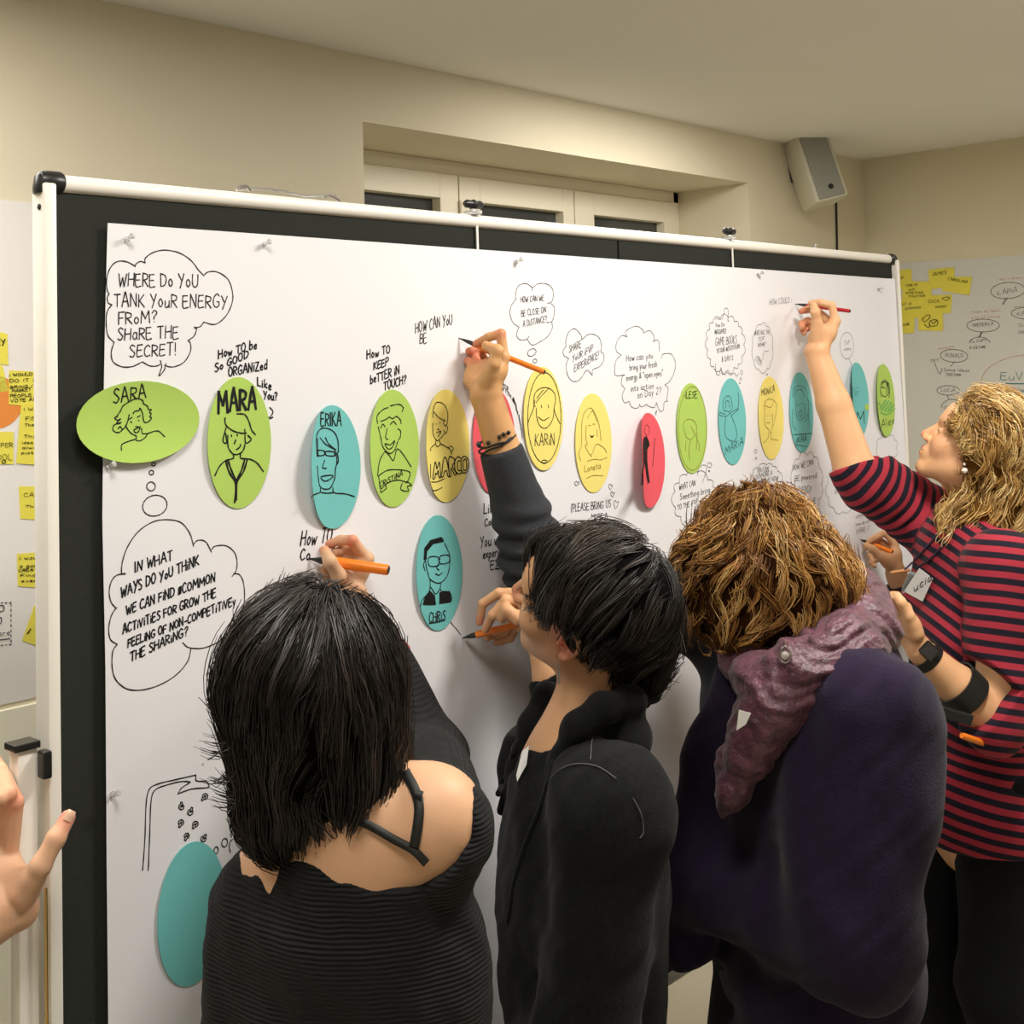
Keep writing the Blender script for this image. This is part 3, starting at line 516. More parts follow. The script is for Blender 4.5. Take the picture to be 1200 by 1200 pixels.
c.draw(tr((220, 360), 4, [[(607, 700), (603, 650), (605, 600), (625, 570), (660, 570), (690, 590), (705, 630), (706, 680)], [(620, 612), (650, 645), (695, 668)], [(645, 610), (660, 640), (690, 665)], [(608, 615), (612, 700)], [(690, 670), (700, 720), (692, 760), (690, 800), (670, 845), (645, 853), (620, 840), (612, 800), (607, 745)], [(608, 672), (640, 674), (640, 692), (612, 695), (608, 672)], [(648, 676), (688, 680), (688, 697), (650, 694), (648, 676)], [(640, 682), (648, 683)], [(688, 690), (700, 690)], [(700, 680), (707, 720), (697, 740)], [(642, 718), (632, 752), (650, 755)], [(625, 795), (680, 788), (665, 808), (640, 815), (625, 795)], [(622, 850), (620, 868), (590, 880), (578, 895)], [(680, 845), (688, 870), (740, 875), (782, 888)], [(625, 868), (655, 872), (688, 868)]]), 2.0)
c = Card('green', 'green oval card with a laughing face and a name ribbon underneath', (432, 491, 456.5, 594.5), curl=(2.5, 1))
c.write([('CRiSTiNA', 445, 571, 472, 557, 6)], 1.5)
c.draw(tr((220, 360), 4, [[(890, 545), (888, 510), (915, 480), (940, 470)], [(950, 462), (990, 455), (1010, 470), (1005, 490)], [(905, 535), (930, 525), (945, 515), (960, 522), (980, 512), (998, 530), (1000, 545)], [(893, 560), (905, 610), (915, 655), (945, 685), (970, 670), (985, 630)], [(905, 565), (915, 548), (925, 560)], [(950, 550), (965, 535), (978, 550)], [(935, 570), (928, 610), (938, 620)], [(925, 640), (950, 645), (970, 625), (960, 655), (940, 665), (925, 640)], [(985, 570), (998, 580), (996, 610), (988, 622)], [(925, 675), (945, 695), (965, 718), (982, 665), (1010, 690), (1048, 748)], [(925, 675), (900, 720), (890, 790)], [(895, 790), (935, 765), (990, 762), (1040, 772), (1038, 800), (1030, 820)], [(895, 790), (905, 850), (935, 825), (985, 810), (1030, 822)], [(1005, 825), (1000, 855), (1035, 862), (1030, 840), (1050, 835), (1028, 815)], [(905, 850), (905, 868), (930, 850), (928, 835)]]), 1.8)
c = Card('yellow', 'yellow oval card with a profile-like portrait above outlined bold lettering', (498, 549, 457, 588), curl=(3.5, .5))
kk = 7.5
c.draw(tr((480, 440), kk, [[(205, 420), (203, 470), (208, 520), (230, 560), (248, 572), (280, 545), (305, 510)], [(205, 370), (208, 300), (230, 245), (265, 235), (310, 265), (335, 330), (330, 420), (312, 440)], [(215, 320), (240, 355), (280, 385), (315, 400)], [(300, 385), (300, 430), (320, 445), (335, 465), (318, 510), (300, 480)], [(235, 425), (236, 428)], [(265, 415), (266, 418)], [(245, 475), (258, 472)], [(235, 505), (275, 490), (262, 520), (248, 540)], [(233, 565), (225, 600), (190, 635), (182, 665)], [(262, 570), (275, 600), (320, 625), (360, 655), (368, 695)], [(225, 598), (245, 625), (275, 602)], [(340, 635), (360, 622), (385, 640), (372, 675)], [(185, 780), (185, 900)], [(190, 935), (240, 935), (310, 905)], [(197, 1010), (235, 1010), (285, 985)]]), 1.6)
c.draw(tr((480, 440), kk, [[(205, 900), (222, 770), (232, 775), (240, 820), (262, 762), (272, 890), (258, 892), (250, 835), (240, 870), (228, 860), (222, 902), (205, 900)], [(282, 885), (300, 735), (325, 738), (350, 880), (335, 882), (325, 840), (305, 845), (298, 884), (282, 885)], [(350, 878), (345, 725), (390, 730), (392, 770), (375, 795), (410, 865), (395, 872), (365, 815), (364, 878), (350, 878)], [(455, 735), (425, 715), (400, 750), (400, 830), (430, 865), (465, 850), (455, 835), (425, 830), (422, 760), (445, 750), (455, 735)], [(485, 710), (455, 740), (455, 830), (480, 860), (510, 830), (518, 750), (485, 710)], [(488, 735), (470, 760), (472, 820), (485, 835), (500, 815), (500, 760), (488, 735)]]), 2.2, name='name_lettering')
c = Card('red', 'red oval card half hidden behind the raised bare forearm with bracelets', (553, 606, 455, 578), curl=(1, .5))
c = Card('blue', 'turquoise oval card below the row, portrait in black vest and square glasses', (486, 543, 603, 740), curl=(2, .8))
c.write([('CHRiS', 503, 730, 522, 726, 11)], 2.0); o3 = ((460, 560), 2.609)
c.draw(tr(*o3, [[(112, 445), (160, 435)], [(100, 285), (95, 265), (105, 245)], [(108, 290), (115, 310), (140, 322), (160, 310), (172, 285), (175, 240), (160, 200)], [(100, 240), (103, 270), (108, 290)], [(112, 243), (112, 268), (138, 268), (140, 243), (112, 243)], [(146, 240), (146, 262), (172, 258), (172, 237), (146, 240)], [(140, 250), (146, 248)], [(143, 265), (135, 275), (142, 282)], [(132, 293), (142, 298), (152, 290)], [(115, 312), (113, 345), (90, 375), (85, 395)], [(148, 320), (148, 345), (175, 350), (182, 375)], [(118, 335), (132, 355), (145, 340)], [(98, 250), (105, 215), (125, 190), (155, 188)]]), 1.9)
c.draw([], fills=tr(*o3, [[(92, 388), (100, 360), (115, 345), (130, 360), (133, 388)], [(143, 386), (143, 350), (175, 345), (180, 380)], [(95, 250), (97, 215), (115, 190), (150, 180), (158, 195), (125, 202), (106, 225), (104, 250)]]), name='portrait_fill')
c = Card('yellow', 'yellow oval card with a smiling long-haired girl inside a drawn rim, under the orange pen', (615.5, 660.5, 431, 550), curl=(.6, .4), base=.007)
c.write([('KARiN', 627, 522, 650, 521, 13)], 1.5)
c.draw([oval_px(638, 489.5, 19.5, 53, 0, 30)]+tr((520, 380), 8.571, [[(920, 830), (905, 780), (915, 700), (960, 650), (1020, 635), (1080, 655), (1120, 710), (1122, 780), (1110, 850), (1135, 930), (1170, 1000)], [(915, 760), (900, 850), (860, 950), (845, 1000)], [(930, 840), (935, 930), (960, 1010), (1010, 1045), (1060, 1015), (1100, 940), (1108, 850)], [(925, 790), (980, 720), (1050, 650)], [(935, 740), (1000, 660)], [(950, 930), (1000, 965), (1060, 935)], [(980, 815), (985, 840)], [(1050, 810), (1055, 840)]])+[oval_px(638, 541, 3, 2)], 1.6)
c = Card('yellow', 'yellow oval card with a faint long-haired woman, small hearts around its foot', (676, 717, 461.5, 577), curl=(.8, .5))
c.write([('Loneta', 685, 553, 704, 549, 7)], 1.3, 'inky')
c.draw(tr((660, 360), 4.614, [[(95, 830), (85, 790), (100, 740), (100, 640), (115, 570), (150, 545), (175, 580), (195, 640), (205, 720)], [(130, 600), (150, 570), (160, 560), (185, 620)], [(125, 640), (122, 700), (130, 740), (120, 750), (150, 800), (175, 745), (190, 740)], [(190, 740), (220, 760), (235, 785)], [(135, 640), (150, 640)], [(160, 632), (172, 632)], [(183, 660), (185, 700)], [(150, 800), (152, 810)], [(130, 832), (170, 822), (205, 825), (238, 812)], [(128, 925), (165, 910), (215, 912)]]), 1.2, 'inky')
c.draw([], fills=tr((660, 360), 4.614, [[(145, 690), (155, 697), (167, 690), (160, 705), (150, 705)]]), name='portrait_fill')
c = Card('red', 'narrow red oval card with a black standing figure, left side bent away from the paper', (747, 777, 484, 595), w=.105, curl=(9, .5), base=.012)
c.write([('WE WERE ALL', 765, 548, 767.5, 514, 2.6)], 1.1)
c.draw([oval_px(758.3, 504, 2.8, 6)], 1.0)
c.draw([], fills=tr((660, 360), 4.614, [[(435, 705), (450, 695), (462, 720), (468, 745), (455, 770), (455, 830), (462, 900), (468, 945), (458, 955), (448, 900), (442, 845), (432, 900), (432, 960), (418, 965), (425, 900), (432, 820), (430, 750)]]), name='portrait_fill')
c = Card('green', 'green oval card with a drawn rim and small head, above the bubble with a tail', (792.6, 829.7, 450, 554), curl=(.8, .4))
c.write([('iLESE', 803, 467, 817, 466, 8)], 1.6, 'inkgr' if False else 'ink')
c.draw([oval_px(811.5, 502, 16.5, 49, 0, 30)]+tr((660, 360), 4.614, [[(650, 660), (655, 620), (685, 605), (715, 625), (722, 660), (718, 690)], [(655, 660), (665, 700), (690, 715), (710, 690), (690, 640)], [(715, 690), (735, 740), (735, 780)], [(665, 720), (660, 780)], [(690, 720), (680, 770), (685, 830)], [(725, 680), (720, 770)]]), 1.2, 'inky')
c = Card('blue', 'turquoise oval card with a little figure raising one arm', (841, 874.6, 444, 544), curl=(.8, .4))
c.write([('MARiA', 850, 533, 871, 520, 9)], 1.3)
c.draw(tr((660, 360), 4.614, [[(870, 560), (865, 510), (885, 480), (905, 490), (915, 540), (900, 565), (880, 560), (870, 560)], [(880, 545), (878, 515), (890, 505), (900, 520), (898, 545)], [(875, 580), (850, 570), (848, 585), (880, 590), (900, 575), (940, 550), (945, 555), (905, 590)], [(880, 590), (875, 640), (880, 700), (920, 725), (940, 690), (930, 640), (910, 590)], [(945, 550), (950, 500), (945, 460)]]), 1.2)
c = Card('yellow', 'yellow oval card with a square-jawed face, left of the raised bare arm', (886, 920, 441.7, 538), curl=(1.0, .4))
c.write([('MONiCA', 892.5, 464, 908, 459, 7.5)], 1.5)
c.draw(tr((840, 330), 4.1375, [[(232, 620), (232, 590), (250, 570), (275, 575), (290, 600), (285, 650), (275, 700)], [(232, 600), (260, 610), (275, 585)], [(232, 620), (232, 690), (250, 715), (260, 735), (270, 700), (272, 640)], [(240, 650), (243, 650)], [(260, 650), (263, 650)], [(240, 685), (258, 685)], [(250, 735), (248, 760), (225, 785)], [(265, 735), (262, 760), (298, 770)]]), 1.3, 'inky')
c = Card('blue', 'darker turquoise oval card with a curly-haired face, in the shadow of the raised arm', (923.4, 953.6, 437, 529.6), curl=(.8, .4))
c.write([('iRiNA', 933.5, 519, 945.5, 517, 7)], 1.4)
c.draw(tr((840, 330), 4.1375, [[(372, 742), (465, 735)], [(380, 790), (440, 800)], [(370, 560), (375, 520), (400, 505), (430, 520), (440, 560), (445, 620), (430, 680)], [(378, 560), (385, 530), (410, 525), (428, 560)], [(385, 570), (385, 640), (400, 670), (425, 650), (430, 590)], [(390, 600), (396, 598)], [(408, 592), (418, 590)], [(395, 640), (412, 625), (408, 655), (395, 640)], [(440, 570), (455, 600), (445, 650), (450, 700)], [(370, 620), (365, 660), (370, 700), (385, 720)]]), 1.2)
c = Card('green', 'green oval card showing only a sliver right of the raised bare arm', (963, 990.5, 430, 515), w=.11, curl=(.5, .4))
c = Card('blue', 'turquoise oval card with a small green dot, left part folded back', (991.5, 1021, 427.5, 510), curl=(5, .3), base=.009)
c.write([('M', 1004, 497, 1013, 496, 13)], 2.6)
c.draw([oval_px(1004, 459, 2.4, 5), oval_px(1004, 460, 1, 2)], 1.0, 'inkt')
c.draw([], m='green', fills=[oval_px(1016, 477, 2.6, 3.8, 0, 14)[:-1]], name='dot_sticker')
c = Card('green', 'green oval card at the right end of the row, with dark curls and green scribble', (1024, 1052, 427, 511), curl=(2.0, .3), base=.009)
c.write([('Alex', 1033, 501, 1048, 496, 9)], 2.0)
c.draw(tr((910, 430), 6, [[(735, 210), (730, 170), (735, 120), (760, 95), (790, 120), (795, 160), (780, 205)], [(740, 110), (770, 110), (785, 150)], [(735, 175), (745, 200), (770, 210)], [(750, 100), (740, 150)], [(780, 120), (788, 190)], [(745, 140), (760, 150)], [(770, 130), (775, 200)], [(782, 110), (795, 180), (790, 215)], [(775, 100), (790, 150)]]), 2.2)
c.draw(tr((910, 430), 6, [[(725, 300), (770, 230), (740, 310), (790, 235), (760, 315), (810, 245), (780, 320), (825, 260), (800, 310)], [(715, 250), (740, 280)], [(730, 320), (780, 335), (835, 290)]]), 2.4, 'inkgr', name='coloured_scribble')
c = Card('blue', 'turquoise oval card at the bottom left, mostly below the picture', (186, 263, 995, 1148), curl=(.8, .4))

# ------------------------------------------------------------------ sheets, sticky notes and drawings on the walls behind
def wall_quad(name, pix, axis, val, m, label, cat, group=None, th=.0006):
    q = on_plane([p[0] for p in pix], [p[1] for p in pix], axis, val); n_ = np.zeros(3); n_[axis] = 1.
    return tag(new_mesh(name, list(q)+list(q+n_*th), [(0, 1, 2, 3), (7, 6, 5, 4), (0, 4, 5, 1), (1, 5, 6, 2), (2, 6, 7, 3), (3, 7, 4, 0)], M[m]), label, cat, group)
def wsurf(axis, val):
    n_ = np.zeros(3); n_[axis] = -1.
    def f(px): p = on_plane(px[:, 0], px[:, 1], axis, val); return p, np.broadcast_to(n_, p.shape)
    return f
ba = on_plane(-60, 240, 1, YW-.002)[0]; bb = on_plane(37, 818, 1, YW-.002)[0]
wpl = tag(new_mesh('wall_sheet', [(-1.2, YW-.003, bb[2]), (.78, YW-.003, bb[2]), (.78, YW-.003, 2.045), (-1.2, YW-.003, 2.045), (-1.2, YW-.001, bb[2]), (.78, YW-.001, bb[2]), (.78, YW-.001, 2.045), (-1.2, YW-.001, 2.045)], [(0, 1, 2, 3), (7, 6, 5, 4), (0, 4, 5, 1), (1, 5, 6, 2), (2, 6, 7, 3), (3, 7, 4, 0)], M['wpaperl']), 'pale poster sheet on the wall left of the pinboard, partly behind its post', 'paper')
NL = 'yellow notes on the left wall sheet'
ys = YW-.0045
n1 = wall_quad('sticky_note', [(-22, 385), (8.5, 391), (10, 428), (-20, 424)], 1, ys, 'note', 'topmost yellow note at the left picture edge', 'note', NL)
n2 = wall_quad('sticky_note', [(-20, 428), (3, 428), (10, 458), (-16, 462)], 1, ys+.001, 'note', 'yellow note above the orange disc, under the topmost one', 'note', NL)
n3 = wall_quad('sticky_note', [(10.5, 434), (58, 436), (58, 478), (10.5, 474)], 1, ys, 'note', 'yellow note filled with black capitals beside the white post', 'note', NL)
n4 = wall_quad('sticky_note', [(25, 472), (62, 476), (58, 546), (19, 543)], 1, ys-.001, 'note', 'yellow note cut by the post, under the one full of capitals', 'note', NL)
n5 = wall_quad('sticky_note', [(-25, 506), (16, 506), (16, 544), (-25, 544)], 1, ys, 'note', 'yellow note with a small heart doodle below the orange disc', 'note', NL)
n6 = wall_quad('sticky_note', [(22, 570), (60, 570), (60, 610), (24, 608)], 1, ys, 'note', 'single yellow note with few words halfway down the post', 'note', NL)
n7 = wall_quad('sticky_note', [(20, 649), (60, 646), (60, 690), (21, 687)], 1, ys, 'note', 'yellow note with five short lines, above the dashed box', 'note', NL)
n8 = wall_quad('sticky_note', [(40, 710), (75, 722), (60, 762), (26, 751)], 1, ys, 'note', 'tilted yellow note right of the dashed box', 'note', NL)
dp = oval_px(-6, 472, 33, 31, -.3, 30)[:-1]; dq = on_plane([p[0] for p in dp], [p[1] for p in dp], 1, ys+.001)
od = MB(); od.add(list(dq)+[q+np.array([0, .001, 0]) for q in dq], [tuple(range(29)), tuple(range(57, 28, -1))]+[(i, (i+1) % 29, 29+(i+1) % 29, 29+i) for i in range(29)])
tag(od.build('orange_disc', M['sorange']), 'round orange paper disc behind the yellow notes at the left edge', 'paper disc')
def wink(parent, lines, strokes, axis, val, m='ink', wmm=2.4, name='handwriting'):
    k = Ink(wsurf(axis, val))
    for l in lines: text(k, l[0], l[1], l[2], l[3], l[4], l[5]*.8, wmm*.6)
    for s in strokes: k.line(s, wmm)
    k.done(name, M[m], parent)
yi = ys-.0012
wink(n1, [('KEY', -10, 406, 6, 404, 9)], [], 1, yi, wmm=4)
wink(n3, [('i WOULD LiKE', 11, 441, 55, 439, 4), ('DO iT iN', 11.5, 448, 46, 447, 5), ('BRiNG iT TO', 12, 455.5, 55, 453, 4), ('MARKET', 14, 460, 36, 458, 4.5), ('PEOPLE WHO', 12, 466, 55, 463, 4.5), ('VOTE AND', 12.5, 471.5, 48, 469, 4.5)], [], 1, yi, wmm=2.4)
wink(n4, [('i WiLL', 28, 481, 50, 481, 4), ('FiND', 30, 493, 50, 492, 6), ('The', 29, 500, 40, 499, 4), ('This', 28, 513, 44, 513, 4.5), ('idea can', 26, 520, 52, 520, 4), ('always', 26, 526, 52, 526, 4), ('picture', 25, 532, 52, 532, 4)], [], 1, yi-.001, wmm=2.2)
wink(n5, [('DEEPER', -14, 523, 15, 524, 6), ('COOL', -10, 539, 14, 539, 8)], [oval_px(4.5, 541, 2, 2)], 1, yi, wmm=2)
wink(n6, [('CAN', 28, 582, 46, 582, 5.5), ('The', 30, 595, 44, 595, 4)], [], 1, yi, wmm=2.2)
wink(n7, [('i would', 23, 656, 50, 655, 5), ('a game', 23, 665, 50, 664, 4), ('CREATE', 22, 670, 48, 669, 4), ('Final', 24, 676, 45, 675, 4), ('event', 25, 682, 48, 682, 4)], [], 1, yi, wmm=2.4)
wink(n8, [], [[(32, 743), (36, 737)], [(32, 743), (34, 741)]], 1, yi, wmm=2.4)
dash = [[(x, 706.5-.02*x), (x+2.2, 706.4-.02*x)] for x in range(-24, 12, 5)]+[[(12.8, y), (13, y+2.4)] for y in range(708, 752, 6)]+[[(x, 756.5-.1*x), (x+2.2, 756.3-.1*x)] for x in range(-24, 12, 5)]
wink(wpl, [('share', -14, 747, 12, 744, 8)], dash+[[(-12, 751.5), (11.5, 748.5)], [(-4, 710), (4, 710), (3.5, 716), (-4, 717)], [(-2, 725), (1.5, 724), (1.2, 730), (-2, 731), (-2, 725)]], 1, YW-.0045, wmm=2.2)
struct(slab('added_trim_1', XL, XW0-.1, YW-.012, YW, FZ, float(bb[2])-.012, M['cream']))  # invented pale panel, its colour stands in for brightness low on the wall
# the sheet on the right wall
wpr = tag(new_mesh('wall_sheet', [(XC-.003, 1.12, .75), (XC-.003, -1.6, .75), (XC-.003, -1.6, 2.01), (XC-.003, 1.12, 2.055), (XC-.001, 1.12, .75), (XC-.001, -1.6, .75), (XC-.001, -1.6, 2.01), (XC-.001, 1.12, 2.055)], [(3, 2, 1, 0), (4, 5, 6, 7), (0, 1, 5, 4), (1, 2, 6, 5), (2, 3, 7, 6), (3, 0, 4, 7)], M['wpaper']), 'large pale sheet of mapped names on the right wall, beyond the blonde woman', 'paper')
xr = XC-.0045; NR = 'yellow notes on the right wall sheet'
rn = []
for i, (q, lb) in enumerate((([(1036, 318), (1068, 315), (1069, 338), (1036, 341)], 'yellow note nearest the board corner, highest at left'), ([(1088, 316), (1118, 313), (1119, 336), (1089, 339)], 'highest yellow note of the cluster on the right wall'), ([(1106, 325), (1139, 324), (1136, 346), (1104, 341)], 'rightmost yellow note, overlapping the highest one'),
    ([(1058, 329), (1092, 330), (1091, 352), (1057, 352)], 'yellow note with four lines in the middle of the wall cluster'), ([(1088, 346), (1116, 345), (1114, 367), (1087, 367)], 'yellow note with a small doodle under the highest pair'), ([(1052, 351), (1088, 352), (1087, 373), (1051, 372)], 'yellow note with faint writing in the left column of the cluster'),
    ([(1076, 367), (1105, 366), (1105, 388), (1076, 387)], 'lowest yellow note with phone and envelope doodles'), ([(1040, 371), (1072, 370), (1071, 390), (1040, 392)], 'bottom left yellow note touching the board edge'))):
    rn.append(wall_quad('sticky_note', q, 0, xr-.0008*(i % 4), 'note', lb, 'note', NR))
xi = xr-.0035
wink(rn[0], [('SUP', 1049, 329, 1059, 327, 4)], [], 0, xi, wmm=2.4); wink(rn[1], [('JAMES', 1092, 323, 1109, 321, 4.5)], [], 0, xi, wmm=3); wink(rn[2], [('CAROLiNA', 1111, 328, 1134, 332, 4)], [], 0, xi, wmm=3)
wink(rn[3], [('COME UP', 1061, 336, 1075, 335, 3.5), ('WiTH', 1065, 341, 1072, 340, 3), ('SOMETHiNG', 1061, 344.5, 1082, 344, 3), ('TOGETHER', 1064, 348.5, 1084, 348, 3)], [], 0, xi, wmm=2.4)
wink(rn[4], [('DiCK,', 1088, 355, 1103, 354, 4.5), ('HUNNY', 1096, 361, 1109, 360, 3)], [[(1104, 350), (1109, 348), (1113, 349), (1109, 352), (1104, 350)]], 0, xi, wmm=2.4); wink(rn[5], [('LET US', 1057, 358, 1068, 357, 3), ('LEARNiNG', 1060, 363, 1079, 361, 3)], [], 0, xi, m='inkg', wmm=2.2)
wink(rn[6], [], [[(1081, 374), (1087, 369), (1090, 371), (1084, 377), (1081, 374)], [(1090, 376), (1098, 375), (1098, 381), (1090, 382), (1090, 376)], [(1090, 376), (1094, 379), (1098, 375)], [(1083, 380), (1088, 384), (1090, 380)]], 0, xi, wmm=3); wink(rn[7], [('iN FUTURE', 1051, 384, 1066, 381, 3.5)], [], 0, xi, wmm=2.6)
wink(wpr, [('iLAPiA', 1168, 346, 1192, 342, 7), ('FREDERiCA', 1140, 383, 1164, 381, 4.5), ('KATi', 1192, 370, 1208, 368, 5), ('To COPY', 1137, 402, 1156, 400, 4), ('A CULTURE', 1136, 409, 1155, 408, 3.5), ('RONALD', 1108, 418.5, 1129, 419, 5.5), ('TRY', 1090, 425, 1100, 423, 4), ('Some Ideas', 1106, 435, 1136, 436, 4.5), ('TOGETHER', 1108, 440, 1126, 441, 3.5), ('LUCiA', 1103, 459, 1119, 459, 5), ('COMMUNiTY', 1106, 479, 1130, 480, 4), ('TALKS', 1106, 485, 1120, 486, 3.5), ('DO', 1194, 383, 1204, 383, 4), ('CHAT', 1193, 391, 1206, 390, 4)],
  [oval_px(1181, 340.5, 20, 9.5, -.08), [(1181, 349), (1175, 357), (1178, 349)], oval_px(1152, 381.5, 19, 7.5), [(1152, 388), (1147, 396), (1150, 389)], oval_px(1118, 417, 16, 7.5, .05), [(1119, 424), (1113, 430)], oval_px(1111, 457.5, 13, 5.5), [(1110, 463), (1112, 468)], oval_px(1205, 367, 20, 7), [(1095, 425), (1101, 438), (1104, 432)], oval_px(1116, 478, 13, 10, 0, 12, math.pi, 6.0), oval_px(1148, 402, 12, 7, 0, 12, math.pi, 6.2)], 0, XC-.0045, wmm=2.2)
wink(wpr, [('i don t know about', 1168, 328.5, 1212, 325, 3), ('i hope to learn', 1136, 367, 1172, 365, 3.5), ('a lot of stories', 1138, 374, 1172, 372, 3.5), ('maybe', 1100, 410, 1118, 407, 3.5), ('and more', 1188, 361, 1212, 358, 3)], [oval_px(1215, 447, 65, 32, 0, 20, math.pi*.85, math.pi*1.5)], 0, XC-.0045, 'inko', 2.2)
wink(wpr, [('EuViS', 1173, 445, 1212, 446, 11), ('Jam', 1191, 459, 1206, 460, 5)], [[(1178, 449.5), (1210, 449.8)]], 0, XC-.0045, 'inkt', 4)
# ------------------------------------------------------------------ signed-distance modelling of bodies and clothes
def nz(v): v = np.asarray(v, float); return v/(np.linalg.norm(v)+1e-12)
class Sdf:
    """an ordered list of primitives joined by smooth unions or cuts"""
    def __init__(s): s.p = []; s.disp = None
    def add(s, kind, prm, k=.01, op='u', id=0): s.p.append((kind, prm, k, op, id)); return s
    def cap(s, a, b, ra, rb=None, k=.01, op='u', id=0): return s.add('c', (np.array(a, np.float32), np.array(b, np.float32), ra, ra if rb is None else rb), k, op, id)
    def path(s, pts, rs, k=.01, id=0):
        rs = [rs]*len(pts) if np.isscalar(rs) else rs
        for i in range(len(pts)-1): s.cap(pts[i], pts[i+1], rs[i], rs[i+1], k, 'u', id)
        return s
    def ell(s, c, r, R=None, k=.01, op='u', id=0): return s.add('e', (np.array(c, np.float32), np.array(r, np.float32), (np.eye(3) if R is None else np.array(R)).astype(np.float32)), k, op, id)
    def box(s, c, h, R=None, r=.005, k=.01, op='u', id=0): return s.add('b', (np.array(c, np.float32), np.array(h, np.float32), (np.eye(3) if R is None else np.array(R)).astype(np.float32), r), k, op, id)
    def plane(s, c, n, k=.004, op='s', id=0): return s.add('p', (np.array(c, np.float32), nz(n).astype(np.float32)), k, op, id)   # cuts away the side n points to
    @staticmethod
    def pd(kind, q, x):
        if kind == 'c':
            a, b, ra, rb = q; ab = b-a; t = np.clip(((x-a)@ab)/max(float(ab@ab), 1e-9), 0, 1); d = x-a-t[:, None]*ab; return np.sqrt(np.einsum('ij,ij->i', d, d))-(ra+(rb-ra)*t)
        if kind == 'e':
            c, r, R = q; y = (x-c)@R; k0 = np.sqrt(((y/r)**2).sum(1)); k1 = np.sqrt(((y/r**2)**2).sum(1)); return k0*(k0-1)/np.maximum(k1, 1e-6)
        if kind == 'b':
            c, h, R, r = q; y = np.abs((x-c)@R)-h+r; return np.sqrt((np.maximum(y, 0)**2).sum(1))+np.minimum(y.max(1), 0)-r
        if kind == 'p': c, n = q; return -((x-c)@n)
        return q(x)
    def ev(s, x, idx=None):
        d = np.full(len(x), 9., np.float32)
        for i in (range(len(s.p)) if idx is None else idx):
            kind, q, k, op, _ = s.p[i]; e = s.pd(kind, q, x)
            if op == 'u': h = np.maximum(k-np.abs(d-e), 0); d = np.minimum(d, e)-h*h/(4*k)
            else: e = -e; h = np.maximum(k-np.abs(d-e), 0); d = np.maximum(d, e)+h*h/(4*k)
        if s.disp is not None: d = d+s.disp(x)
        return d
    def near(s, c, rad):
        dd = []
        for (kind, q, k, op, _) in s.p:
            e = float(s.pd(kind, q, c[None].astype(np.float32))[0]); dd.append(e)
        m = min([e for e, p in zip(dd, s.p) if p[3] == 'u'] or [9]); kmax = .06
        return [i for i, e in enumerate(dd) if (s.p[i][3] == 'u' and e < m+2.6*rad+s.p[i][2]*1.5) or (s.p[i][3] == 's' and (e < rad*1.6+s.p[i][2] if s.p[i][0] != 'p' else True))]
    def ident(s, x, ids):
        best = np.full(len(x), 9.); out = np.zeros(len(x), int)
        for (kind, q, k, op, i) in s.p:
            if op == 'u' and i in ids: e = s.pd(kind, q, x.astype(np.float32)); m = e < best; best[m] = e[m]; out[m] = i
        return out
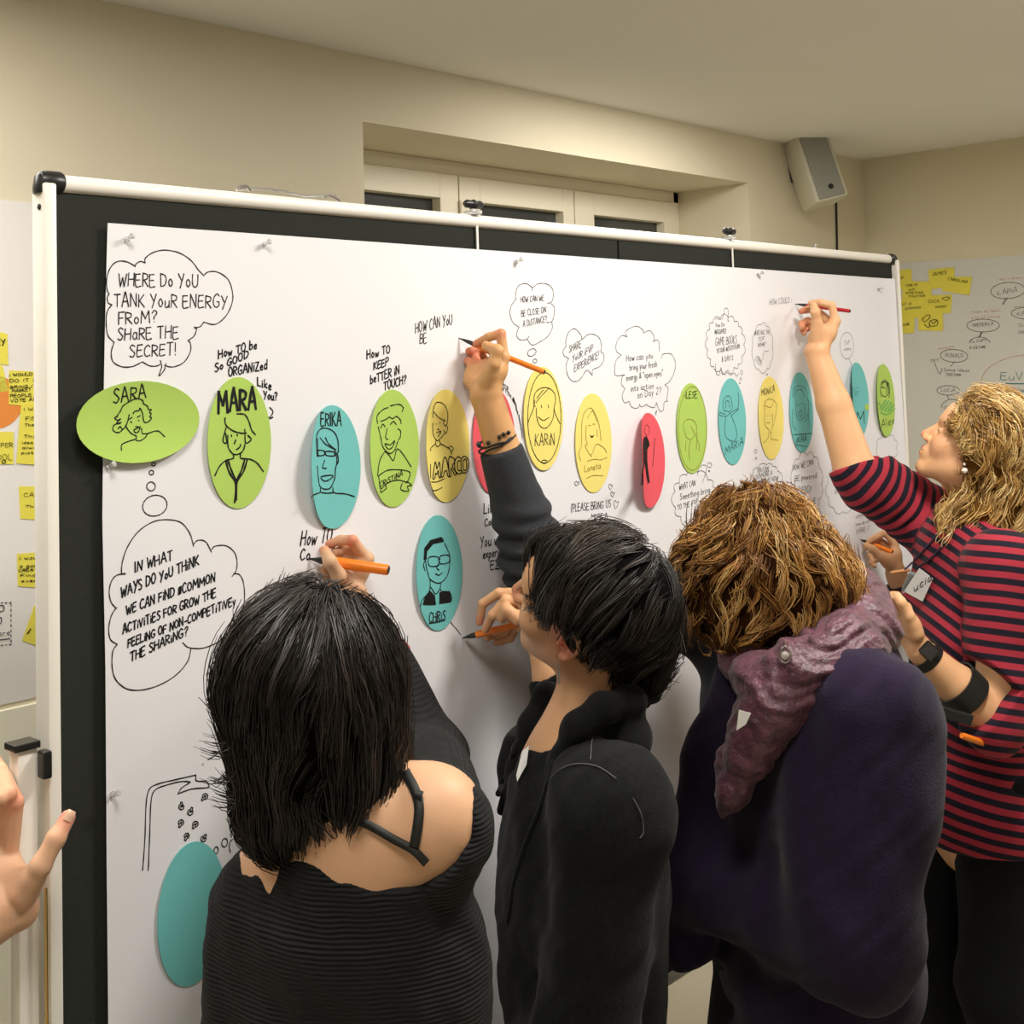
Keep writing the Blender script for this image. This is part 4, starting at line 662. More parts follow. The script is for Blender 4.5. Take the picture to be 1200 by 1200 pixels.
def mesh_sdf(S, lo, hi, h, B=8, margin=.0):
    """naive surface nets over the blocks the surface passes through"""
    lo = np.array(lo, float); hi = np.array(hi, float); n = np.maximum(1, np.ceil((hi-lo)/(h*B)).astype(int)); SB = 3
    KV = []; VV = []; Q = []
    OFF = 1 << 20
    g1 = np.arange(-1, B+1); gi = np.stack(np.meshgrid(g1, g1, g1, indexing='ij'), -1).reshape(-1, 3); N = B+2
    def key(c): return (c[:, 0].astype(np.int64)+4096)*(1 << 26)+(c[:, 1]+4096)*(1 << 13)+(c[:, 2]+4096)
    for sx in range(0, n[0], SB):
        for sy in range(0, n[1], SB):
            for sz in range(0, n[2], SB):
                b = np.array([(x, y, z) for x in range(sx, min(sx+SB, n[0])) for y in range(sy, min(sy+SB, n[1])) for z in range(sz, min(sz+SB, n[2]))])
                cs = lo+(b+.5)*B*h; cc = cs.mean(0); rad = np.linalg.norm(cs-cc, axis=1).max()+B*h*.87
                idx = S.near(cc, rad)
                if not any(S.p[i][3] == 'u' for i in idx): continue
                dc = S.ev(cs.astype(np.float32), idx); act = np.abs(dc) < B*h*1.25+margin
                if not act.any(): continue
                ba = b[act]; DD = S.ev((lo+(ba[:, None]*B+gi[None]).reshape(-1, 3)*h).astype(np.float32), idx).reshape(-1, N, N, N)
                for bb, d in zip(ba, DD):
                    g0 = bb*B; d = np.where(d == 0, 1e-7, d)
                    sg = d < 0
                    if sg.all() or not sg.any(): continue
                    # cells (-1..B-1) in each axis
                    acc = np.zeros((N-1, N-1, N-1, 3)); cnt = np.zeros((N-1,)*3)
                    for ax in range(3):
                        sl0 = [slice(None)]*3; sl1 = [slice(None)]*3; sl0[ax] = slice(0, -1); sl1[ax] = slice(1, None); d0 = d[tuple(sl0)]; d1 = d[tuple(sl1)]; cr = (d0 < 0) != (d1 < 0); t = np.where(cr, d0/(d0-d1+1e-12), 0)
                        o = [a for a in range(3) if a != ax]
                        for u in (0, 1):
                            for v in (0, 1):
                                s2 = [slice(None)]*3; s2[o[0]] = slice(u, N-1+u); s2[o[1]] = slice(v, N-1+v); c2 = cr[tuple(s2)]; tt = t[tuple(s2)]; cnt += c2
                                acc[..., ax] += tt*c2; acc[..., o[0]] += u*c2; acc[..., o[1]] += v*c2
                    ac = cnt > 0; ci = np.argwhere(ac); pos = acc[ac]/cnt[ac][:, None]+ci; gc = ci-1+g0
                    KV.append(key(gc)); VV.append(lo+(g0-1+pos)*h)
                    for ax in range(3):
                        a0 = [slice(1, B+1)]*3; a1 = [slice(1, B+1)]*3; a1[ax] = slice(2, B+2)
                        s0 = sg[tuple(a0)]; s1 = sg[tuple(a1)] if True else None
                        if s1.shape != s0.shape: continue
                        e = np.argwhere(s0 != s1)
                        if not len(e): continue
                        fl = s0[tuple(e.T)]; c = e+g0; o = [a for a in range(3) if a != ax]; q = []
                        for (u, v) in ((0, 0), (-1, 0), (-1, -1), (0, -1)):
                            cc2 = c.copy(); cc2[:, o[0]] += u; cc2[:, o[1]] += v; q.append(key(cc2))
                        q = np.stack(q, 1); flip = fl if ax != 1 else ~fl; q[~flip] = q[~flip][:, ::-1]; Q.append(q)
    if not KV: return np.zeros((0, 3)), np.zeros((0, 4), int)
    K = np.concatenate(KV); V = np.concatenate(VV); Q = np.concatenate(Q); uk, ui = np.unique(K, return_index=True); V = V[ui]
    i = np.searchsorted(uk, Q); i = np.minimum(i, len(uk)-1); ok = (uk[i] == Q).all(1); return V, i[ok]
_N3 = {}
def n3(x, f, seed=0):                     # cheap smooth vector noise
    kk_ = (seed, f)
    if kk_ not in _N3:
        r_ = np.random.RandomState(seed); _N3[kk_] = [((r_.normal(size=(3, 3))*f*(1.7**o)).astype(np.float32), r_.uniform(0, 6.28, 3).astype(np.float32)) for o in range(3)]
    out = np.zeros((len(x), 3), np.float32)
    for o in range(3):
        K, ph = _N3[kk_][o]; out += (np.sin(x@K.T+ph+1.3*np.sin(x@K[::-1].T*.7+ph[::-1])))/(1.6**o)
    return out/2
def frame(fwd, up):
    f = nz(fwd); u = nz(np.asarray(up)-f*(np.asarray(up)@f)); return np.stack([np.cross(f, u), f, u], 1)     # columns: right, forward, up
def add_head(S, c, R, s=1.0, skin=1):
    L = lambda x, y, z: c+s*(R@np.array([x, y, z])); k = s
    S.ell(L(0, -.014, .036), np.array([.074, .094, .082])*s, R, k=.01, id=skin); S.ell(L(0, .028, -.022), np.array([.060, .066, .078])*s, R, k=.03, id=skin)
    for q in (-1, 1):
        S.cap(L(q*.050, .0, -.045), L(q*.016, .066, -.092), .020*s, .015*s, k=.028, id=skin); S.ell(L(q*.040, .060, -.022), np.array([.022, .022, .024])*s, R, k=.02, id=skin)
        S.cap(L(q*.045, .072, .030), L(q*.012, .087, .026), .0085*s, .009*s, k=.012, id=skin)
    S.ell(L(0, .074, -.092), np.array([.019, .016, .015])*s, R, k=.018, id=skin); S.ell(L(0, .074, .055), np.array([.050, .022, .030])*s, R, k=.03, id=skin)
    for q in (-1, 1): S.ell(L(q*.031, .092, .006), np.array([.017, .013, .011])*s, R, k=.012, op='s'); 
    for q in (-1, 1): S.ell(L(q*.031, .0755, .005), np.array([.0135, .0125, .0105])*s, R, k=.003, id=skin)
    S.cap(L(0, .090, .016), L(0, .110, -.024), .0068*s, .0095*s, k=.009, id=skin)
    for q in (-1, 1): S.ell(L(q*.011, .101, -.029), np.array([.0075, .0095, .0075])*s, R, k=.006, id=skin); S.ell(L(q*.0062, .107, -.0365), np.array([.0032, .005, .0035])*s, R, k=.002, op='s')
    S.ell(L(0, .084, -.058), np.array([.026, .014, .020])*s, R, k=.012, id=skin)
    S.cap(L(-.019, .089, -.056), L(0, .0985, -.0525), .0025*s, .0040*s, k=.004, id=2); S.cap(L(.019, .089, -.056), L(0, .0975, -.0525), .0025*s, .0040*s, k=.004, id=2)
    S.cap(L(-.017, .087, -.061), L(0, .0950, -.0655), .0025*s, .0048*s, k=.004, id=2); S.cap(L(.017, .087, -.061), L(0, .0950, -.0655), .0025*s, .0048*s, k=.004, id=2)
    S.cap(L(-.019, .094, -.0585), L(.019, .094, -.0585), .0012*s, k=.0015, op='s')
    for q in (-1, 1):                     # ears: helix, antihelix, lobe
        E = lambda y, z, x=0.: L(q*(.079+x), y-.008, z)
        S.ell(E(-.002, .0, -.004), np.array([.0042, .015, .026])*s, R, k=.006, id=skin)
        S.path([E(.012, .006, -.004), E(.011, .022, .001), E(-.002, .031, .005), E(-.016, .024, .007), E(-.018, .006, .006), E(-.010, -.012, .002), E(.000, -.024, -.001), E(.007, -.026, -.003)], [s*.0032, s*.0034, s*.0036, s*.0038, s*.0036, s*.0034, s*.0052, s*.0052], k=.0025, id=skin)
        S.path([E(-.008, .016, .003), E(-.010, .002, .003), E(-.003, -.011, .001)], s*.0028, k=.0025, id=skin); S.ell(E(.004, .0, .002), np.array([.004, .006, .009])*s, R, k=.003, op='s')
        S.ell(E(.013, -.002, .0), np.array([.004, .004, .006])*s, R, k=.004, id=skin)
    return L
def add_hand(S, wrist, mcps, fingers, thumb, fr=.0082, palm_r=.0115, wrist_r=(.026, .019), id=1):
    """mcps: 4 knuckles; fingers: [PIP, DIP, TIP] for each; thumb: [CMC, MCP, IP, TIP]"""
    w = np.array(wrist); kn = [np.array(m) for m in mcps]; side = nz(kn[0]-kn[3])
    w0, w3 = w+side*.014, w-side*.014
    for i, m in enumerate(kn):
        b = w0+(w3-w0)*i/3; S.cap(b, m, palm_r*1.18, palm_r*.86, k=.012, id=id)
        mid = b*.45+m*.55; 
        if i < 3: nx_ = (w0+(w3-w0)*(i+1)/3)*.45+kn[i+1]*.55; S.cap(mid, nx_, palm_r*1.02, k=.010, id=id)
    for i in range(3): S.cap(kn[i], kn[i+1], palm_r*.78, k=.006, id=id)
    for i, f in enumerate(fingers):
        r = fr*(1.0, 1.04, .98, .86)[i]; pts = [kn[i]]+[np.array(q) for q in f]; S.path(pts, [r*1.10, r*1.02, r*.93, r*.80][:len(pts)], k=.0028, id=id)
    t = [np.array(q) for q in thumb]; S.path(t, [palm_r*1.25, fr*1.32, fr*1.18, fr*.98], k=.006, id=id); S.cap(t[0], kn[0]*.6+w*.4, palm_r, k=.014, id=id); S.cap(t[0]*.5+t[1]*.5, kn[0]*.7+w*.3, palm_r*.8, palm_r*.8, k=.012, id=id)
def nail(name, tip, prev, outward, m, parent, r=.0062):
    ax = nz(np.array(tip)-np.array(prev)); o = nz(np.array(outward)-ax*(np.array(outward)@ax)); sd = np.cross(ax, o); V = []; Fc = []; c = np.array(tip)
    for j in range(5):
        for i in range(5):
            a = (i-2)/2*.95; l = (-.9+1.75*j/4)*r; w_ = r*(1.02 if j < 4 else .8); V.append(c+ax*l+sd*math.sin(a)*w_+o*(math.cos(a)*w_*1.02+.0006))
    Fc = [(j*5+i, j*5+i+1, j*5+i+6, j*5+i+5) for j in range(4) for i in range(4)]; return new_mesh(name, V, Fc, m, parent, True)
M['nail'] = mat('fingernail', lin(232, 188, 160), .25, spec=.5)
def body_mesh(S, parent, fine, hc=.011, base=lin(206, 158, 116), tints=(), lo=None, hi=None, name='body', lips=lin(186, 104, 88)):
    """one body surface: fine cells where skin shows, coarse ones under the clothes"""
    pts = []
    for kind, q, k, op, _ in S.p:
        if op == 'u' and kind == 'c': pts += [q[0]-q[2], q[0]+q[2], q[1]-q[3], q[1]+q[3]]
        elif op == 'u' and kind == 'e': pts += [q[0]-max(q[1]), q[0]+max(q[1])]
    pts = np.array(pts); lo = pts.min(0)-.02; hi = pts.max(0)+.02
    V, Fq = mesh_sdf(S, lo, hi, hc); Vs, Fs, n = [], [], 0
    for (a, b, h) in fine:
        a, b = np.array(a), np.array(b)
        cen = V[Fq].mean(1); ins = ((cen > a+h*2) & (cen < b-h*2)).all(1); Fq = Fq[~ins]
    Vs.append(V); Fs.append(Fq); n = len(V)
    for (a, b, h) in fine:
        a, b = np.array(a), np.array(b); v, f = mesh_sdf(S, a, b, h)
        if len(v): cen = v[f].mean(1); Vs.append(v); Fs.append(f[((cen > a) & (cen < b)).all(1)]+n); n += len(v)
    V = np.concatenate(Vs); Fq = np.concatenate(Fs); used = np.unique(Fq); mp = np.full(len(V), -1); mp[used] = np.arange(len(used)); V = V[used]; Fq = mp[Fq]
    col = np.tile(np.array(base, np.float32), (len(V), 1)); ident = S.ident(V, (1, 2)); 
    for (c, r, cc) in tints: w_ = np.exp(-((V-np.array(c))**2).sum(1)/r**2)[:, None]; col = col*(1-w_)+np.array(cc)*w_
    col[ident == 2] = lips
    col *= 1+.05*n3(V.astype(np.float32), 60, 3)[:, :1]
    return new_mesh(name, V, Fq, M['skin'], parent, True, attrs={'tint': np.clip(col, 0, 1)})
def cloth_mesh(S, name, m, parent, h=.004, attrs=None, lo=None, hi=None):
    pts = []
    for kind, q, k, op, _ in S.p:
        if op == 'u' and kind == 'c': pts += [q[0]-q[2], q[0]+q[2], q[1]-q[3], q[1]+q[3]]
        elif op == 'u' and kind in 'eb': pts += [q[0]-max(q[1])*1.05, q[0]+max(q[1])*1.05]
    pts = np.array(pts); l0, h0 = pts.min(0)-.03, pts.max(0)+.03
    if lo is not None: l0 = np.maximum(l0, lo)
    if hi is not None: h0 = np.minimum(h0, hi)
    V, Fq = mesh_sdf(S, l0, h0, h, margin=.012 if S.disp else 0)
    return new_mesh(name, V, Fq, m, parent, True, attrs={k: f(V) for k, f in (attrs or {}).items()})
def make_hair(parent, shell, lo, hi, n, guides, length, width, cols, seed=1, curl=.0, cfreq=60, mask=None, sig=.05, steps=8, lift=.006, flyaway=.04, base_in=.005, name='hair', frizz=.15, clump=.012, extra=(), gray=0., locks=10, wob=.25, spread=.006, avoid=()):
    rs = np.random.RandomState(seed); sh = Sdf(); sh.p = shell.p; sh.disp = (lambda x: base_in+0*x[:, 0])
    Vb, Fb = mesh_sdf(sh, lo, hi, .006); Vr, Fr = mesh_sdf(shell, lo, hi, .006)
    gp = np.array([g_[0] for g_ in guides]); gd = np.array([nz(g_[1]) for g_ in guides])
    def sd(x): return shell.ev(x.astype(np.float32))
    def grad(x):
        e = .003; g_ = np.stack([sd(x+np.eye(3)[i]*e)-sd(x-np.eye(3)[i]*e) for i in range(3)], 1); return g_/(np.linalg.norm(g_, axis=1)[:, None]+1e-9)
    def flow(x):
        d2 = ((x[:, None]-gp[None])**2).sum(2); w_ = np.exp(-d2/(2*sig**2))+1e-7/(d2+1e-4); return (w_[..., None]*gd[None]).sum(1)/w_.sum(1)[:, None]
    cen = Vr[Fr].mean(1); cand = cen
    if mask is not None: cand = cand[mask(cand)]
    n = n//locks; nc = int(n*.14); near = cand[np.linalg.norm(cand-gp[0], axis=1) < .075]; near = near if len(near) > 5 else cand; r0 = np.concatenate([cand[rs.randint(0, len(cand), n-nc)], near[rs.randint(0, len(near), nc)]])+rs.normal(0, .002, (n, 3)); alive = np.ones(n, bool); x = r0.copy()
    ln = length*rs.uniform(.55, 1.15, n); lv = -lift*rs.uniform(0, 1, n)**.8+.003*n3(r0.astype(np.float32), 45, seed+5)[:, 0]; fly = rs.rand(n) < flyaway
    ph = rs.uniform(0, 6.28, n)*.35+n3(r0.astype(np.float32), 30, seed+2)[:, 0]*5; rows = []; dprev = None
    for t in range(steps):
        g_ = grad(x); f = flow(x)+wob*n3(x.astype(np.float32), 28, seed)+frizz*n3(r0.astype(np.float32)*3+rs.rand(n, 1)*.0, 300, seed+9); f = f-g_*(f*g_).sum(1)[:, None]; f /= np.linalg.norm(f, axis=1)[:, None]+1e-9
        if dprev is not None: f = .55*f+.45*dprev; f /= np.linalg.norm(f, axis=1)[:, None]+1e-9
        dprev = f; side = np.cross(f, g_); tt = t/(steps-1)
        off = side*(curl*np.sin(cfreq*ln*tt+ph)*(.4+tt))[:, None]+g_*(.5*curl*np.cos(cfreq*ln*tt+ph))[:, None]
        rows.append(x+off+g_*(fly*.012*tt)[:, None]); 
        for (ac, ar) in avoid: alive &= np.linalg.norm(x+f*(ln/(steps-1))[:, None]-np.array(ac), axis=1) > ar
        if not alive.all(): x = np.where(alive[:, None], x, x-g_*.0015)
        x = x+f*(ln/(steps-1)*alive)[:, None]; g2 = grad(x); x = x-g2*(sd(x)-lv)[:, None]*.8
    X = np.stack(rows, 1)                 # n, steps, 3
    tt = np.linspace(0, 1, steps); T1 = np.gradient(X, axis=1); T1 /= np.linalg.norm(T1, axis=2)[..., None]+1e-9; rv = rs.normal(0, 1, (n, locks, 1, 3)); X = X[:, None]+0*rv; rv = rv-T1[:, None]*(rv*T1[:, None]).sum(-1)[..., None]
    X = X+rv*(spread*.62*(1-.62*tt**1.5))[None, None, :, None]+T1[:, None]*(rs.normal(0, .006, (n, locks, 1, 1))); X = X.reshape(n*locks, steps, 3); r0 = np.repeat(r0, locks, 0); n = n*locks
    ns = n3(r0.astype(np.float32), 38, seed+3)[:, 0]*.7+rs.normal(0, .38, n); cc = np.array(cols); ci = np.clip((ns*.5+.5)*(len(cc)-1), 0, len(cc)-1.001); i0 = ci.astype(int); col = cc[i0]*(1-(ci-i0))[:, None]+cc[i0+1]*(ci-i0)[:, None]
    if len(extra):                        # loose locks traced one by one: (list of points)
        ex = []
        for e in extra:
            e = np.array(e); tt = np.linspace(0, 1, steps); q = catmull(e, 6); L_ = np.r_[0, np.cumsum(np.linalg.norm(np.diff(q, axis=0), axis=1))]; q = np.stack([np.interp(tt*L_[-1], L_, q[:, a]) for a in range(3)], 1); ex.append(q)
        X = np.concatenate([X, np.array(ex)]); col = np.concatenate([col, cc[rs.randint(0, len(cc), len(ex))]])
    n = len(X); Tg = np.gradient(X, axis=1); Tg /= np.linalg.norm(Tg, axis=2)[..., None]+1e-9
    up = np.zeros_like(Tg); up[..., :] = nz([.3, .5, .8]); A = np.cross(Tg, up); A /= np.linalg.norm(A, axis=2)[..., None]+1e-9; Bn = np.cross(Tg, A)
    wd = width*rs.uniform(.6, 1.25, n); prof = np.sin(np.linspace(.25, math.pi-.12, steps))**.5; vs = []
    for k in range(3): a = 2*math.pi*k/3; vs.append(X+(A*math.cos(a)+Bn*math.sin(a))*(wd[:, None]*prof[None])[..., None])
    Vt = np.stack(vs, 2).reshape(-1, 3); base = np.arange(n)[:, None, None]*steps*3; st = np.arange(steps-1)[None, :, None]*3; k = np.arange(3)[None, None]
    a_ = base+st+k; b_ = base+st+(k+1) % 3; Ft = np.stack([a_, b_, b_+3, a_+3], -1).reshape(-1, 4)
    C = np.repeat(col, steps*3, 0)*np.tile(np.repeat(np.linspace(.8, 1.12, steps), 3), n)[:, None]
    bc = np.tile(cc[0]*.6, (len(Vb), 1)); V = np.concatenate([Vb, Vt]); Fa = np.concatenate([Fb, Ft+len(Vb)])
    o = new_mesh(name, V, Fa, M['hair'], parent, True, attrs={'col': np.concatenate([bc, C])}); o.data.materials.append(M['hairbase'])
    mi = np.zeros(len(o.data.polygons), np.int32); mi[:len(Fb)] = 1; o.data.polygons.foreach_set('material_index', mi); return o
def marker(name, label, tip, end, m, r=.0065, blk=.28, group=None, cap=False, endm=None):
    tip, end = np.array(tip), np.array(end); L_ = np.linalg.norm(end-tip); t = thing(name, label, 'marker', tip, group)
    MB().lathe(tip, tip+(end-tip)*blk*.35, [(0, r*.12), (1, r*.38)], 10).build('nib', M['black'], t, True)
    MB().lathe(tip+(end-tip)*blk*.33, tip+(end-tip)*blk, [(0, r*.42), (.5, r*.75), (.85, r*.82), (1, r*.98)], 16).build('grip', M['black'], t, True)
    MB().lathe(tip+(end-tip)*blk, end, [(0, r), (.02, r*1.02), (.97, r*.98), (1, r*.9)], 18).build('barrel', m, t, True)
    MB().lathe(end-(end-tip)/L_*.0005, end+(end-tip)/L_*.0012, [(0, r*.74), (1, r*.66)], 16).build('end_plug', endm or M['black'], t, True)
    return t
def torso_sdf(S, sl, sr, hl, hr, w=(.16, .105), waist=(.135, .095), hip=(.165, .115), k=.05, id=1, off=0., bust=0., front=None):
    ms, mh = (sl+sr)/2, (hl+hr)/2; up = nz(ms-mh); side = nz((sr-sl)-up*((sr-sl)@up)); fr = np.cross(up, side); R = np.stack([side, fr, up], 1); H = np.linalg.norm(ms-mh)
    S.ell(ms-up*.13, (w[0]+off, w[1]+off, .19+off), R, k=k, id=id); S.ell(mh+up*H*.42, (waist[0]+off, waist[1]+off, .20+off), R, k=k, id=id); S.ell(mh+up*.0, (hip[0]+off, hip[1]+off, .17+off), R, k=k, id=id)
    S.cap(sl, ms+up*.01, .052+off, .062+off, k=k, id=id); S.cap(sr, ms+up*.01, .052+off, .062+off, k=k, id=id)
    if bust:
        for q in (-1, 1): S.ell(ms-up*.17+side*q*.07+fr*(w[1]*.62), (.07+off, bust+off, .065+off), R, k=.04, id=id)
    return R
# ------------------------------------------------------------------ people
def hit(S, px, py, z0=.8, out=0.0, zdef=1.7):       # first point of a surface along the photograph's ray
    z = z0
    for _ in range(80):
        p = P(px, py, z); d = float(S.ev(p[None].astype(np.float32))[0])-out
        if d < .0004: break
        z += d*.8
    return P(px, py, z if z < 3.6 else zdef)
def shirt_mat(name, c0, c1, rough=.85, sheen=.2, scale=60, bump=(200, .3, .001), var=(8, .12)): return mat(name, c0, rough, sheen=sheen, bump=bump, var=var, spec=.2)
M['blackknit'] = mat('black_ribbed_knit', lin(26, 27, 28), .9, sheen=.04, spec=.2)
def ribs(m, scale, dist, axis='X', attr=None):
    nt = m.node_tree; N, L = nt.nodes, nt.links; w_ = N.new('ShaderNodeTexWave'); w_.wave_type = 'BANDS'; w_.bands_direction = axis; w_.inputs['Scale'].default_value = scale; w_.inputs['Distortion'].default_value = 1.2; w_.inputs['Detail Scale'].default_value = .4
    tc = N.new('ShaderNodeTexCoord'); L.new(tc.outputs['Object'], w_.inputs['Vector']); bp = N.new('ShaderNodeBump'); bp.inputs['Strength'].default_value = .9; bp.inputs['Distance'].default_value = dist
    L.new(w_.outputs['Fac'], bp.inputs['Height']); L.new(bp.outputs['Normal'], N['Principled BSDF'].inputs['Normal'])
ribs(M['blackknit'], 60, .002, 'Z')
M['blazer'] = mat('black_boucle_wool', lin(21, 22, 23), .95, sheen=.05, bump=(330, .55, .002), var=(160, .35), spec=.15)
M['blacktop'] = mat('black_jersey', lin(22, 22, 23), .9, spec=.2, bump=(200, .2, .001))
M['greyjersey'] = mat('charcoal_jersey', lin(50, 52, 56), .9, sheen=.05, spec=.2, bump=(260, .35, .001), var=(160, .12))
M['purple'] = mat('dark_purple_wool', lin(34, 25, 46), .95, sheen=.08, bump=(300, .45, .002), var=(90, .15), spec=.12)
M['scarf'] = mat('plum_satin_scarf', lin(86, 49, 62), .42, sheen=.1, bump=(110, .8, .005), var=(60, .45), spec=.5)
M['jeans'] = mat('dark_trousers', lin(18, 20, 24), .9, bump=(250, .3, .001), spec=.2)
M['shoe'] = mat('dark_shoe', lin(28, 24, 22), .5)
M['redtop'] = mat('red_camisole', lin(158, 36, 48), .8)
M['white'] = mat('white_label', lin(232, 232, 228), .6)
M['pearl'] = mat('pearl', lin(238, 232, 220), .2, coat=.6)
M['eye'] = mat('eye', lin(225, 220, 212), .15)
M['band'] = mat('black_band', lin(20, 22, 20), .6)
st = mat('striped_jersey', lin(160, 50, 65), .88, sheen=.05, spec=.2, bump=(240, .3, .001)); M['stripe'] = st
nt = st.node_tree; N, L = nt.nodes, nt.links; a = N.new('ShaderNodeAttribute'); a.attribute_name = 'u'; m1 = N.new('ShaderNodeMath'); m1.operation = 'FRACT'; L.new(a.outputs['Fac'], m1.inputs[0])
rp = N.new('ShaderNodeValToRGB'); e = rp.color_ramp.elements; rp.color_ramp.interpolation = 'LINEAR'; e[0].position = 0; e[0].color = (*lin(162, 48, 62), 1); e[1].position = .46; e[1].color = (*lin(162, 48, 62), 1)
for pos, c in ((.50, lin(30, 25, 38)), (.96, lin(30, 25, 38)), (1., lin(162, 48, 62))): q = e.new(pos); q.color = (*c, 1)
L.new(m1.outputs[0], rp.inputs['Fac']); L.new(rp.outputs['Color'], N['Principled BSDF'].inputs['Base Color'])

def limb(S, pts, rs, k=.012, id=1): S.path(pts, rs, k=k, id=id)
def generic_hand(S, wrist, elbow, curl_dir):
    w = np.array(wrist); d = nz(w-np.array(elbow)); s_ = nz(np.cross(d, curl_dir)); c = nz(curl_dir)
    kn = [w+d*.085+s_*(.03-.02*i)-c*.004*abs(i-1) for i in range(4)]; fg = [[k_+d*.036+c*.012, k_+d*.050+c*.032, k_+d*.050+c*.050] for k_ in kn]
    add_hand(S, w+d*.01, kn, fg, [w+d*.03+s_*.028+c*.012, w+d*.06+s_*.045+c*.022, w+d*.085+s_*.045+c*.036, w+d*.105+s_*.035+c*.046])
def legs(S, hl, hr, fdir, bend=0., id=1):
    out = []
    for h_, q in ((hl, -1), (hr, 1)):
        foot = np.array([h_[0], h_[1], FZ+.045])+fdir*(.0+.1*bend); H = h_[2]-foot[2]; knee = h_*.5+foot*.5+fdir*(.04+.40*bend); S.path([h_, knee, foot+[0, 0, .05]], [.088, .060, .042], k=.03, id=id)
        S.cap(foot+[0, 0, .0], foot+fdir*.16-[0, 0, .01], .036, .030, k=.02, id=id); out.append((h_, knee, foot))
    return out
def trousers_and_shoes(L3, fdir, parent, m, hips, hipr=(.17, .12, .12)):
    T_ = Sdf(); 
    for (h_, kn, ft) in L3: T_.path([h_+[0, 0, .02], kn, ft+[0, 0, .07]], [.104, .076, .062], k=.04)
    side = nz(L3[1][0]-L3[0][0]); R = np.stack([side, np.cross([0, 0, 1.], side), [0, 0, 1.]], 1); T_.ell((L3[0][0]+L3[1][0])/2+[0, 0, .03], hipr, R, k=.05); T_.disp = lambda x: .004*n3(x, 14, 8)[:, 0]
    cloth_mesh(T_, 'trousers', m, parent, .011)
    for (h_, kn, ft) in L3:
        S = Sdf(); b = np.array([ft[0], ft[1], FZ+.038]); S.path([b-fdir*.04, b+fdir*.08, b+fdir*.17-[0, 0, .006]], [.040, .042, .034], k=.02); S.cap(b, b+[0, 0, .05], .042, .044, k=.02); S.plane([0, 0, FZ+.002], [0, 0, -1.], k=.002); cloth_mesh(S, 'shoe', M['shoe'], parent, .009)
def horiz(v): v = np.array(v, float); v[2] = 0; return nz(v)
def cut_end(S, p, d, r=.09, Ln=.12, k=.003):
    d = nz(d); t = np.array([0, 0, 1.]) if abs(d[2]) < .9 else np.array([1., 0, 0]); u = nz(np.cross(d, t)); v = np.cross(d, u); S.box(np.array(p)+d*Ln, (r, r, Ln), np.stack([u, v, d], 1), r=.001, k=k, op='s')
SKIN = lin(214, 168, 126)
PINK = lin(206, 130, 100)

